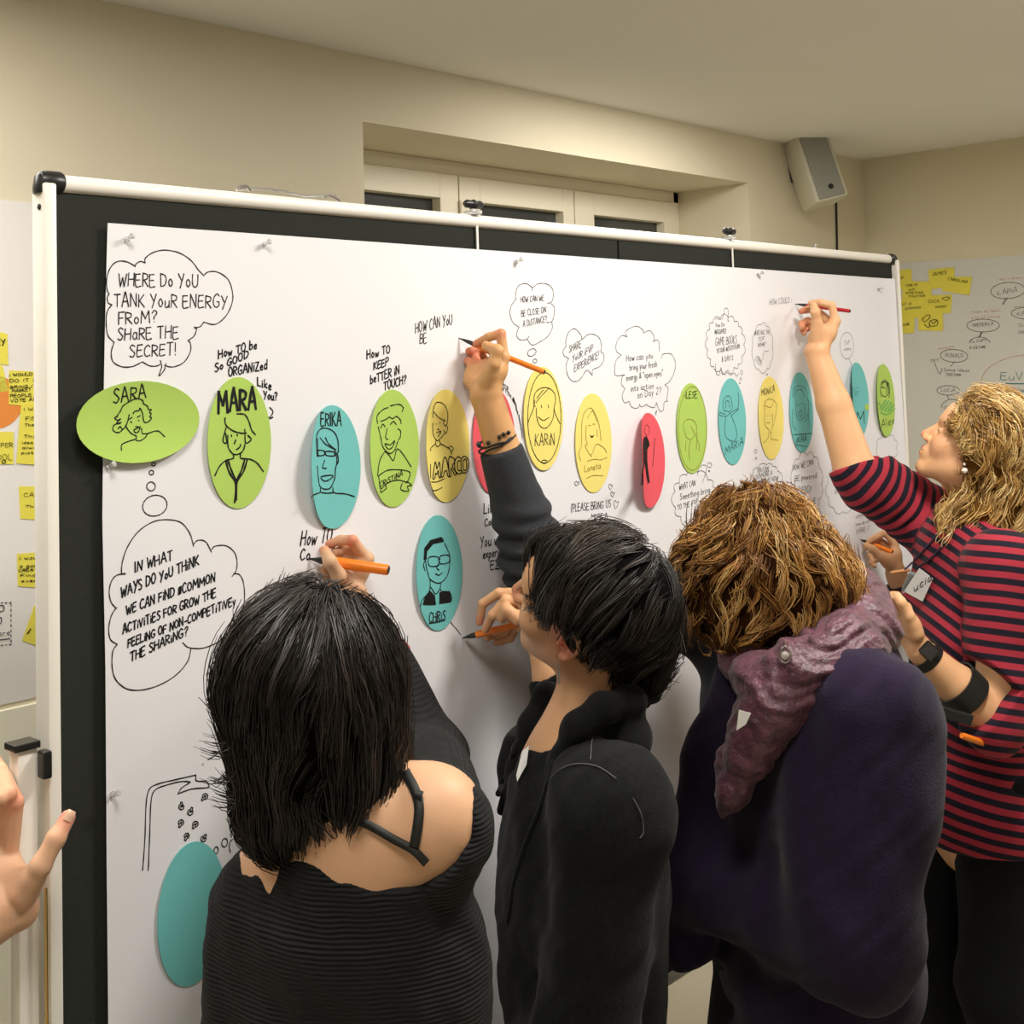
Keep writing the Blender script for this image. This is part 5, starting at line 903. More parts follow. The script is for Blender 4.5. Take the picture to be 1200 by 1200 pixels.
# ================= woman at the front left, seen from behind, writing with the thick orange marker
def person_a():
    hc = P(366, 826, 1.47); R = frame(D(-.12, -.12, 1), D(-.16, 1, .12)); nb = P(420, 985, 1.45)
    sr, sl = P(508, 972, 1.43), P(322, 1060, 1.50); hr, hl = P(500, 1480, 1.46), P(350, 1500, 1.50); fd = horiz(CF-.1*CR)
    t = thing('person', 'woman with straight black bob seen from behind, in off-shoulder black knit, front left', 'person', (hc[0], hc[1], FZ))
    S = Sdf(); add_head(S, hc, R); S.cap(hc+R@[0, -.03, -.05], nb, .056, .060, k=.03); S.cap(nb, (sl+sr)/2-[0, 0, .04], .062, .09, k=.06)
    torso_sdf(S, sl, sr, hl, hr, w=(.152, .10)); 
    S.cap(nb+[0, 0, .01], sr+[0, 0, .02], .040, .045, k=.05); S.cap(nb+[0, 0, .01], sl+[0, 0, .02], .040, .045, k=.05)
    h = lambda x, y, Z: P(340+x/8.571, 610+y/8.571, Z)
    er, wr = P(500, 888, 1.69), h(545, 690, 1.925); limb(S, [sr, er], [.052, .042]); limb(S, [er, er*.55+wr*.45, wr], [.043, .041, .028])
    add_hand(S, wr, [h(770, 385, 1.925), h(745, 430, 1.945), h(710, 475, 1.95), h(665, 510, 1.95)],
             [[h(625, 200, 1.91), h(505, 197, 1.92), h(392, 238, 1.92)], [h(655, 275, 1.93), h(545, 285, 1.93), h(452, 325, 1.922)], [h(560, 420, 1.938), h(430, 445, 1.930), h(345, 490, 1.915)], [h(560, 500, 1.942), h(440, 522, 1.935), h(352, 545, 1.92)]],
             [h(560, 650, 1.925), h(490, 555, 1.885), h(400, 410, 1.872), h(345, 305, 1.885)], palm_r=.0125); S.cap(h(600, 330, 1.945), h(560, 420, 1.935), .011, k=.010); S.cap(h(500, 330, 1.942), h(640, 360, 1.945), .009, k=.008)
    el_, wl = P(280, 1270, 1.50), P(340, 1430, 1.62); limb(S, [sl, el_, wl], [.052, .043, .027]); generic_hand(S, wl, el_, D(.6, -.6, .2))
    L3 = legs(S, hl, hr, fd, .22)
    lo = np.minimum.reduce([P(270, 1060, 1.25), P(600, 840, 1.25), P(600, 1060, 1.75), P(270, 840, 1.75)])-.02; hi = np.maximum.reduce([P(270, 1060, 1.25), P(600, 840, 1.25), P(600, 1060, 1.75), P(270, 840, 1.75)])+.02
    hb = np.array([h(300, 100, 1.9), h(900, 760, 1.9), h(300, 760, 1.99), h(900, 100, 1.85)])
    body_mesh(S, t, [(np.minimum(lo, hc-.15), np.maximum(hi, hc+.12), .005), (hb.min(0)-.03, hb.max(0)+.03, .0018)], tints=[(h(345, 290, 1.89), .012, PINK), (h(400, 240, 1.92), .012, PINK), (h(345, 500, 1.95), .015, PINK), (h(620, 200, 1.90), .014, PINK)], base=lin(216, 170, 134))
    # black off-shoulder knit
    K = Sdf(); torso_sdf(K, sl, sr, hl, hr, w=(.155, .10), off=.010, id=3); K.cap(nb*.4+(sl+sr)*.3, (sl+sr)/2-[0, 0, .04], .06, .10, k=.05); K.path([sr, er], [.066, .050], k=.03); K.path([er, er*.45+wr*.55], [.050, .044], k=.02); K.path([sl, el_, wl], [.070, .055, .040], k=.03)
    cut_end(K, er*.47+wr*.53, wr-er, .07, .1)
    K.ell(P(438, 972, 1.33), (.108, .155, .086), np.stack([nz(CR*.93-CU*.36), CF, nz(CU*.93+CR*.36)], 1), k=.012, op='s'); 
    K.disp = lambda x: .005*n3(x, 16, 4)[:, 0]+.003*n3(x, 40, 6)[:, 0]
    cloth_mesh(K, 'ribbed_sweater', M['blackknit'], t, .005)
    C_ = Sdf(); C_.path([er*.49+wr*.51, er*.42+wr*.58], [.045, .044], k=.01); C_.disp = lambda x: .003*np.sin(x[:, 2]*300); o = cloth_mesh(C_, 'red_cuff', M['redtop'], t, .003)
    # camisole edge and bra straps laid on the skin
    def strap(name, pix, w_, m, out=.002):
        pts = [hit(S, x, y, 1.15, out) for x, y in catmull(pix, 5)]; nrm = []
        V = []; Fc = []
        pts = np.array(pts); T_ = np.gradient(pts, axis=0)
        for i, p in enumerate(pts):
            vd = nz(p-CAM); s_ = nz(np.cross(T_[i], vd)); V += [p-s_*w_/2, p+s_*w_/2, p+s_*w_/2-vd*.0016, p-s_*w_/2-vd*.0016]
        for i in range(len(pts)-1):
            for k in range(4): Fc.append((i*4+k, i*4+(k+1) % 4, i*4+4+(k+1) % 4, i*4+4+k))
        return new_mesh(name, V, Fc, m, t, True)
    strap('bra_strap', [(474, 903), (486, 925), (491, 945), (489, 970), (485, 993)], .011, M['band']); strap('bra_strap', [(412, 958), (438, 970), (462, 984), (484, 996), (500, 1012)], .009, M['band'])
    strap('strap_slider', [(486, 930), (495, 933)], .010, M['band'], .004)
    cam = Sdf(); torso_sdf(cam, sl, sr, hl, hr, w=(.152, .10), off=.005); cam.plane(P(400, 1006, 1.4), nz(CU+.12*CR), k=.002); cam.plane(P(400, 1050, 1.4), [0, 0, -1.], k=.002); cloth_mesh(cam, 'camisole', M['redtop'], t, .007)
    trousers_and_shoes(L3, fd, t, M['jeans'], None)
    # black bob
    H = Sdf(); H.ell(hc+R@[0, -.015, .035], np.array([.098, .118, .104]), R, k=.04); H.ell(P(368, 812, 1.465), (.098, .105, .113), R, k=.04); H.ell(P(356, 905, 1.455), (.078, .085, .085), R, k=.04); H.ell(P(415, 905, 1.45), (.060, .075, .075), R, k=.04); H.ell(P(345, 948, 1.45), (.060, .06, .045), R, k=.04)
    H.ell(hc+R@[0, .10, -.06], (.07, .06, .10), R, k=.02, op='s')
    G_ = [((385, 716, 1.40), (0, -.2, -.3)), ((340, 712, 1.42), (-.9, -.35, -.2)), ((300, 740, 1.42), (-.75, -.65, 0)), ((268, 790, 1.45), (-.25, -1, 0)), ((262, 860, 1.45), (.0, -1, 0)), ((285, 930, 1.4), (-.2, -1, 0)), ((300, 970, 1.4), (-.05, -1, 0)), ((330, 760, 1.37), (-.35, -.9, -.1)), ((310, 830, 1.37), (-.12, -1, 0)),
          ((320, 900, 1.37), (.05, -1, 0)), ((370, 800, 1.36), (-.02, -1, 0)), ((375, 880, 1.36), (.08, -1, 0)), ((380, 950, 1.38), (.2, -1, 0)), ((410, 730, 1.40), (.45, -.8, -.1)), ((440, 725, 1.42), (.8, -.5, 0)), ((465, 780, 1.43), (.25, -1, 0)), ((475, 840, 1.43), (.0, -1, 0)), ((430, 820, 1.38), (.1, -1, 0)),
          ((465, 900, 1.43), (-.25, -1, 0)), ((440, 945, 1.43), (-.5, -.85, 0)), ((400, 975, 1.4), (-.1, -1, .1)), ((385, 700, 1.5), (0, .1, 1))]
    fl = []
    rs = np.random.RandomState(4)
    for (x, y, dx, dy) in ((285, 860, -48, 5), (282, 872, -46, 12), (275, 895, -34, 22), (280, 905, -30, 18), (285, 930, -38, -6), (290, 940, -44, 2), (300, 955, -30, 14), (310, 960, -34, 22), (320, 970, -28, 24), (340, 975, -16, 26), (360, 975, -4, 26), (385, 975, 6, 24), (410, 965, 16, 20), (440, 940, 24, 14), (465, 890, 8, 20), (300, 920, -40, 2), (295, 905, -36, -2)):
        for q in range(9):
            a = rs.normal(0, 4, 2); z = 1.42+rs.normal(0, .012); fl.append([P(x+a[0]+12, y+a[1]-34, z), P(x+a[0], y+a[1], z), P(x+a[0]+dx*.5, y+a[1]+dy*.62+6, z), P(x+a[0]+dx*rs.uniform(.7, 1.1), y+a[1]+dy*.8+rs.normal(0, 3), z)])
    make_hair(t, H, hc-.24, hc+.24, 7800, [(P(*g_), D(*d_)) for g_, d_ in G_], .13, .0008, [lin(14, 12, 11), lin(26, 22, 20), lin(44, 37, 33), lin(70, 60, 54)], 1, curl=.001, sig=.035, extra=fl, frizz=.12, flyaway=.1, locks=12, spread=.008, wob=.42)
    marker('marker', 'thick orange marker in the raised hand of the black-haired woman', P(361, 654.5, BZ(361, 654.5)-.004), P(455, 668, 1.885), M['orange'], .0082, .30, 'orange markers in use'); return S
person_a()
# ================= woman in the middle with short dark hair and black blazer, face turned to the board
def person_b():
    hc = P(688, 714, 1.80); R = frame(D(-.88, .33, .36), D(.11, .86, -.51)); fd = horiz(-.75*CR+.6*CF)
    nb = P(674, 878, 1.80); sl, sr = P(718, 950, 1.66), P(640, 905, 1.95); hl, hr = P(725, 1370, 1.68), P(645, 1350, 1.9)
    t = thing('person', 'woman with short dark hair and black blazer, cheek and ear towards us, in the middle', 'person', (hc[0], hc[1], FZ))
    S = Sdf(); add_head(S, hc, R, 1.0); S.cap(hc+R@[0, -.03, -.05], nb, .048, .047, k=.03); S.cap(nb, (sl+sr)/2-[0, 0, .03], .050, .085, k=.05); torso_sdf(S, sl, sr, hl, hr, w=(.15, .10))
    h = lambda x, y, Z: P(460+x/2.609, 560+y/2.609, Z)
    er, wr = P(676, 868, 2.02), P(632, 728, 2.09); limb(S, [sr, er], [.05, .040]); limb(S, [er, er*.5+wr*.5, wr], [.041, .039, .027])
    add_hand(S, wr, [h(395, 352, 2.085), h(392, 385, 2.105), h(385, 415, 2.12), h(380, 450, 2.13)],
        [[h(325, 352, 2.09), h(275, 385, 2.095), h(266, 440, 2.10)], [h(345, 375, 2.075), h(305, 420, 2.075), h(285, 462, 2.09)], [h(345, 470, 2.13), h(310, 480, 2.13), h(290, 488, 2.12)], [h(360, 490, 2.14), h(330, 500, 2.14), h(312, 503, 2.14)]],
        [h(420, 440, 2.07), h(385, 430, 2.055), h(350, 405, 2.06), h(335, 430, 2.07)])
    el_, wl = P(690, 1220, 1.62), P(590, 1290, 1.78); limb(S, [sl, el_, wl], [.05, .042, .027]); generic_hand(S, wl, el_, D(-.2, -.6, .6))
    L3 = legs(S, hl, hr, fd, .25)
    ear = hc+R@[-.083, 0, .0]
    body_mesh(S, t, [(hc-.19, hc+.19, .003), (wr-.05-[.14, .08, .06], wr+[.05, .09, .09], .0022)], tints=[(ear, .03, lin(220, 128, 104)), (hc+R@[0, .118, -.026], .02, PINK), (h(270, 440, 2.1), .015, PINK)], base=lin(214, 164, 122))
    Kt = Sdf(); torso_sdf(Kt, sl, sr, hl, hr, w=(.15, .10), off=.006); Kt.cap(nb-[0, 0, .05], (sl+sr)/2-[0, 0, .04], .062, .09, k=.04); cut_end(Kt, nb+fd*.05-[0, 0, .03], nz(fd*.35+[0, 0, 1.]), .12, .08); cloth_mesh(Kt, 'black_top', M['blacktop'], t, .006)
    K = Sdf(); torso_sdf(K, sl, sr, hl, hr, w=(.155, .105), hip=(.175, .13), off=.020); K.cap(sl, sr, .072, .072, k=.05)
    K.path([sl, el_, el_*.2+wl*.8], [.082, .064, .050], k=.03); K.path([sr, er, er*.45+wr*.55], [.07, .054, .044], k=.02); cut_end(K, er*.47+wr*.53, wr-er, .06, .1); cut_end(K, el_*.2+wl*.8, wl-el_, .07, .1)
    # opening in front
    v = nz(hc*0+fd); side = np.cross(v, [0, 0, 1.]); fc = (sl+sr)/2+fd*.13-[0, 0, .30]; K.box(fc+fd*.02, (.052, .12, .33), np.stack([side, v, [0, 0, 1.]], 1), r=.01, k=.01, op='s')
    K.cap(nb+[0, 0, .05]+fd*.01, nb-[0, 0, .02]+fd*.03, .062, .066, k=.008, op='s')
    K.disp = lambda x: .0085*n3(x, 10, 14)[:, 0]+.0035*n3(x, 32, 16)[:, 0]
    cloth_mesh(K, 'blazer', M['blazer'], t, .005)
    # collar and lapels
    C_ = Sdf(); bk = nb-fd*.055+[0, 0, .035]; lf = P(655, 872, 1.70); C_.path([P(766, 815, 1.83), P(738, 822, 1.75), P(705, 830, 1.71), P(677, 850, 1.70), P(656, 893, 1.72), P(644, 940, 1.73)], [.012, .017, .019, .017, .013, .008], k=.02)
    C_.path([P(755, 822, 1.9), P(700, 815, 1.93), P(640, 812, 1.9), P(622, 850, 1.88), P(604, 900, 1.86), P(588, 950, 1.84)], [.010, .014, .014, .014, .012, .010], k=.02); C_.ell(P(722, 862, 1.77), (.050, .06, .044), np.stack([CR, CF, CU], 1), k=.02); C_.disp = lambda x: .003*n3(x, 30, 3)[:, 0]
    cloth_mesh(C_, 'collar', M['blazer'], t, .004)
    # pale stitching, plus shoulder creases whose caught light is put in as pale thread
    Sm = MB(); 
    for pix in ([(641, 918), (655, 902), (675, 895), (700, 898), (722, 912)], [(742, 935), (752, 955), (754, 975), (750, 982)], [(692, 890), (694, 865), (698, 845)]):
        Sm.tube([hit(K, x, y, 1.3, .0008) for x, y in catmull(pix, 4)], .0007, 5)
    Sm.build('seam_and_crease_light', mat('pale_stitching_and_crease_light', lin(92, 92, 90), .9), t)
    nt_ = [hit(K, x, y, 1.3, .010, 1.79) for x, y in ((612, 880), (620, 874), (617, 896), (606, 916), (605, 908))]
    Lp = MB()
    for pix in ([(636, 826), (618, 862), (600, 896), (584, 930)], [(652, 872), (646, 905), (634, 945), (618, 985), (604, 1030), (596, 1080)]): Lp.tube([hit(K, x, y, 1.3, -.001, 1.79) for x, y in catmull(pix, 4)], .0045, 8)
    Lp.build('lapel', M['blazer'], t, True)
    new_mesh('name_tag', nt_+[q+CF*.001 for q in nt_], [(0, 1, 2, 3, 4), (9, 8, 7, 6, 5)]+[(i, (i+1) % 5, (i+1) % 5+5, i+5) for i in range(5)], M['white'], t)
    er0 = hc+R@[-.085, -.001, -.031]; ek = MB(); ek.tube([er0, er0-[0, 0, .012], er0-[0, 0, .028]], [.0012, .0012, .0022], 6); ek.build('earring', M['metal'], t)
    trousers_and_shoes(L3, fd, t, M['jeans'], None)
    H = Sdf(); H.ell(hc+R@[0, -.022, .040], np.array([.090, .108, .096]), R, k=.03); H.ell(P(745, 735, 1.82), (.066, .07, .062), R, k=.04); H.ell(P(738, 775, 1.82), (.062, .06, .040), R, k=.03); H.ell(P(655, 652, 1.78), (.030, .045, .040), R, k=.03)
    H.ell(hc+R@[-.0, .118, -.03], (.12, .050, .095), R, k=.012, op='s'); H.ell(ear+R@[-.01, .018, -.004], (.04, .034, .034), R, k=.01, op='s'); H.ell(hc+R@[-.05, .045, -.085], (.07, .06, .055), R, k=.01, op='s')
    G_ = [((684, 616, 1.78), (-.3, -.3, -.3)), ((650, 618, 1.78), (-.9, -.4, 0)), ((636, 645, 1.75), (-.25, -1, 0)), ((720, 625, 1.76), (-.7, -.6, -.3)), ((760, 650, 1.78), (-.55, -.8, -.1)), ((740, 670, 1.72), (-.75, -.65, 0)), ((700, 665, 1.70), (-.8, -.55, 0)), ((665, 680, 1.70), (-.6, -.8, 0)),
          ((650, 710, 1.70), (-.3, -1, 0)), ((655, 730, 1.70), (-.25, -1, 0)), ((700, 720, 1.70), (-.55, -.85, 0)), ((750, 710, 1.72), (-.4, -.9, 0)), ((790, 710, 1.78), (-.05, -1, 0)), ((680, 770, 1.72), (-.2, -1, 0)), ((730, 780, 1.74), (-.2, -1, 0)), ((790, 765, 1.8), (-.25, -.9, 0)), ((760, 800, 1.8), (-.4, -.7, 0)), ((700, 800, 1.75), (-.1, -1, .1))]
    rs = np.random.RandomState(9); fl = []
    for (x, y, dx, dy) in ((655, 625, 12, -12), (690, 612, 14, -6), (640, 632, 10, -14), (720, 622, 22, -2), (760, 645, 18, 8), (785, 680, 14, 16), (795, 740, 6, 22), (790, 780, -10, 14), ):
        for q in range(6): a = rs.normal(0, 5, 2); z = 1.74+rs.normal(0, .01) if y > 690 else 1.78; fl.append([P(x+a[0]-dx*.6, y+a[1]-dy*.6+4, z), P(x+a[0], y+a[1], z), P(x+a[0]+dx, y+a[1]+dy, z)])
    make_hair(t, H, hc-.22, hc+.22, 7800, [(P(*g_), D(*d_)) for g_, d_ in G_], .085, .0008, [lin(14, 12, 12), lin(30, 26, 24), lin(54, 47, 42), lin(92, 82, 74)], 2, curl=.002, cfreq=30, sig=.03, extra=fl, frizz=.15, locks=14, spread=.007, avoid=[(hc+R@[-.08, .012, -.004], .030), (hc+R@[-.05, .075, -.01], .040)])
    marker('marker', 'orange marker with black tip held beside the turquoise card of the man in the vest', P(541, 748, BZ(541, 748)-.004), P(606, 732, 2.085), M['orange'], .0058, .28, 'orange markers in use'); return S
person_b()

# ================= woman with auburn curls bending over, purple cardigan and plum scarf
def person_c():
    hc = P(893, 668, 1.97); R = frame(D(-.62, -.62, .45), D(-.55, .75, .2)); fd = horiz(-CR+.35*CF)
    nb = P(985, 745, 1.93); sl, sr = P(1010, 850, 1.76), P(930, 800, 2.12); hl, hr = P(985, 1330, 1.78), P(925, 1310, 2.02)
    t = thing('person', 'woman with short auburn curls bending down, in purple cardigan and plum scarf', 'person', (nb[0], nb[1], FZ))
    S = Sdf(); add_head(S, hc, R, 1.0); S.cap(hc+R@[0, -.03, -.05], nb, .053, .058, k=.03); S.cap(nb, (sl+sr)/2-[0, 0, .03], .06, .10, k=.05); torso_sdf(S, sl, sr, hl, hr, w=(.17, .12))
    el_, wl = P(1000, 1095, 1.70), P(790, 1030, 1.95); limb(S, [sl, el_, wl], [.055, .045, .028]); generic_hand(S, wl, el_, D(-.2, -.6, .6))
    er, wr = P(930, 1050, 2.15), P(890, 1230, 2.10); limb(S, [sr, er, wr], [.053, .043, .027]); generic_hand(S, wr, er, D(-.2, .3, .6))
    L3 = legs(S, hl, hr, fd, .15)
    body_mesh(S, t, [(hc-.17, hc+.17, .004)], base=lin(204, 150, 112))
    K = Sdf(); torso_sdf(K, sl, sr, hl, hr, w=(.185, .13), waist=(.17, .13), hip=(.185, .15), off=.012); K.ell(P(985, 905, 1.85), (.13, .17, .19), np.stack([CR, CF, CU], 1), k=.06); K.ell(P(900, 900, 1.92), (.085, .10, .17), np.stack([CR, CF, CU], 1), k=.06)
    K.path([sl+[0, 0, .01], el_, wl*.97+el_*.03], [.105, .082, .055], k=.04); K.path([sr, er, wr*.9+er*.1], [.085, .07, .05], k=.03); K.path([P(858, 790, 1.93), P(832, 890, 1.93), P(812, 1000, 1.93), P(803, 1100, 1.93)], [.030, .040, .046, .05], k=.04); K.cap(nb, (sl+sr)/2, .075, .11, k=.04)
    cut_end(K, wl, wl-el_, .09, .08); cut_end(K, wr*.9+er*.1, wr-er, .07, .08)
    K.cap(P(868, 800, 1.78), P(862, 905, 1.78), .016, .010, k=.03, op='s')
    K.disp = lambda x: .011*n3(x, 9, 24)[:, 0]+.004*n3(x, 26, 26)[:, 0]
    cloth_mesh(K, 'purple_cardigan', M['purple'], t, .006)
    # scarf: a thick loop round the neck and a long end down the front
    F_ = Sdf(); F_.path([P(925, 700, 2.12), P(975, 694, 2.08), P(1004, 712, 2.0), P(1008, 742, 1.90), P(992, 766, 1.81), P(965, 790, 1.77), P(925, 805, 1.77), P(890, 800, 1.80), P(868, 775, 1.90), P(872, 735, 2.0)], [.035, .042, .050, .052, .050, .044, .036, .030, .026, .024], k=.03)
    F_.path([P(1000, 690, 2.0), P(990, 725, 1.92), P(960, 760, 1.85)], [.04, .045, .04], k=.02)
    F_.path([P(930, 790, 1.765), P(905, 835, 1.755), P(880, 880, 1.76), P(860, 925, 1.775), P(846, 956, 1.79)], [.044, .036, .028, .019, .005], k=.03); F_.path([P(925, 800, 1.78), P(880, 845, 1.79), P(858, 890, 1.80), P(848, 930, 1.80)], [.03, .024, .018, .010], k=.02)
    ax = D(-.86, -.5, 0)
    def fold(x):
        n_ = n3(x, 9, 33); a = x@(CU*.8+CR*.45).astype(np.float32)*95+n_[:, 0]*5.0; m_ = np.clip((x[:, 2]-float(P(900, 830, 1.76)[2]))/.06+.35, .35, 1); return m_*.0034*np.sin(a)+m_*.0020*np.sin(a*2.3+n_[:, 1]*4)+.0010*n3(x, 120, 5)[:, 0]
    F_.disp = fold; cloth_mesh(F_, 'scarf', M['scarf'], t, .0032)
    nt_ = [P(866, 832, 1.70), P(880, 836, 1.70), P(874, 849, 1.70), P(863, 856, 1.70)]; new_mesh('name_tag', nt_+[q+CF*.001 for q in nt_], [(0, 1, 2, 3), (7, 6, 5, 4)]+[(i, (i+1) % 4, (i+1) % 4+4, i+4) for i in range(4)], M['white'], t)
    # drop earring
    e0 = P(919, 750, 1.76); e1 = P(920, 768, 1.725); rg = MB(); q = [e1+CR*.0085*math.cos(a)*(1 if math.sin(a) < 0 else .75)+CU*(.0115*math.sin(a)+.001) for a in np.linspace(0, 2*math.pi, 20)]; rg.tube(q, .0011, 6); rg.tube([e0, e0*.5+e1*.5+CU*.006, e1+CU*.012], .001, 6)
    eo = rg.build('earring', M['metal'], t, True); g_ = MB(); g_.lathe(e1+CF*.003, e1-CF*.003, [(0, .003), (.3, .0058), (.7, .0058), (1, .003)], 14); g_.build('earring_stone', mat('smoky_stone', lin(196, 188, 186), .08, spec=.9), eo, True)
    trousers_and_shoes(L3, fd, t, M['jeans'], None)
    H = Sdf(); H.ell(hc+R@[0, -.015, .034], (.090, .108, .098), R, k=.04); H.ell(P(893, 674, 1.96), (.115, .12, .104), np.stack([CR, CF, CU], 1), k=.03); H.ell(P(940, 690, 1.92), (.078, .08, .070), k=.04); H.ell(P(838, 690, 1.95), (.052, .07, .072), k=.04); H.ell(P(880, 722, 1.93), (.078, .07, .045), k=.03); H.ell(P(955, 668, 1.95), (.040, .06, .055), k=.03)
    H.disp = lambda x: .006*n3(x, 26, 44)[:, 0]
    G_ = [((868, 588, 1.9), (0, -.3, -.4)), ((840, 600, 1.92), (-.9, -.4, 0)), ((815, 640, 1.92), (-.5, -.85, 0)), ((800, 700, 1.95), (-.05, -1, 0)), ((825, 745, 1.93), (.2, -1, 0)), ((860, 620, 1.86), (-.6, -.7, -.2)), ((845, 660, 1.86), (-.35, -.9, 0)), ((850, 700, 1.86), (.2, -.9, 0)), ((890, 620, 1.85), (.15, -1, 0)),
          ((895, 670, 1.84), (.1, -1, 0)), ((890, 730, 1.86), (-.2, -.9, 0)), ((915, 600, 1.88), (.85, -.4, 0)), ((955, 615, 1.9), (.75, -.65, 0)), ((985, 660, 1.95), (.3, -.95, 0)), ((940, 650, 1.85), (.6, -.8, 0)), ((960, 700, 1.86), (.5, -.8, 0)), ((985, 710, 1.9), (.15, -1, 0)), ((925, 720, 1.84), (-.15, -1, 0)), ((880, 580, 2.0), (.2, .1, 1))]
    rs = np.random.RandomState(19); fl = []
    for k in range(150):
        a = rs.uniform(-.15, math.pi+.5); cx_, cy_ = 893+100*math.cos(a), 676-90*math.sin(a); s_ = rs.choice([-1, 1]); z = 1.95+rs.normal(0, .02); tx, ty = -math.sin(a)*s_, -math.cos(a)*s_; L_ = rs.uniform(10, 26)
        fl.append([P(cx_-math.cos(a)*8, cy_+math.sin(a)*8, z), P(cx_+tx*L_*.4+math.cos(a)*3, cy_+ty*L_*.4-math.sin(a)*3, z), P(cx_+tx*L_*.8+math.cos(a)*rs.uniform(0, 9), cy_+ty*L_*.8-math.sin(a)*rs.uniform(0, 9), z), P(cx_+tx*L_, cy_+ty*L_, z)])
    for k in range(10): z = 1.93+k*.001; fl.append([P(822+k*.4, 735, z), P(818, 752, z), P(824, 767, z), P(832, 770-k*.4, z), P(835, 762, z), P(828, 756, z)])
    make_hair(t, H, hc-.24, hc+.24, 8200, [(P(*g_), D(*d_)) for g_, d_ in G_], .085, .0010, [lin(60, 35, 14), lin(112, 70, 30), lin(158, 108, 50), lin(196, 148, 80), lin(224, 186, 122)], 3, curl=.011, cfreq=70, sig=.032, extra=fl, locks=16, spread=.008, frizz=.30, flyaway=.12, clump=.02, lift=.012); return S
person_c()

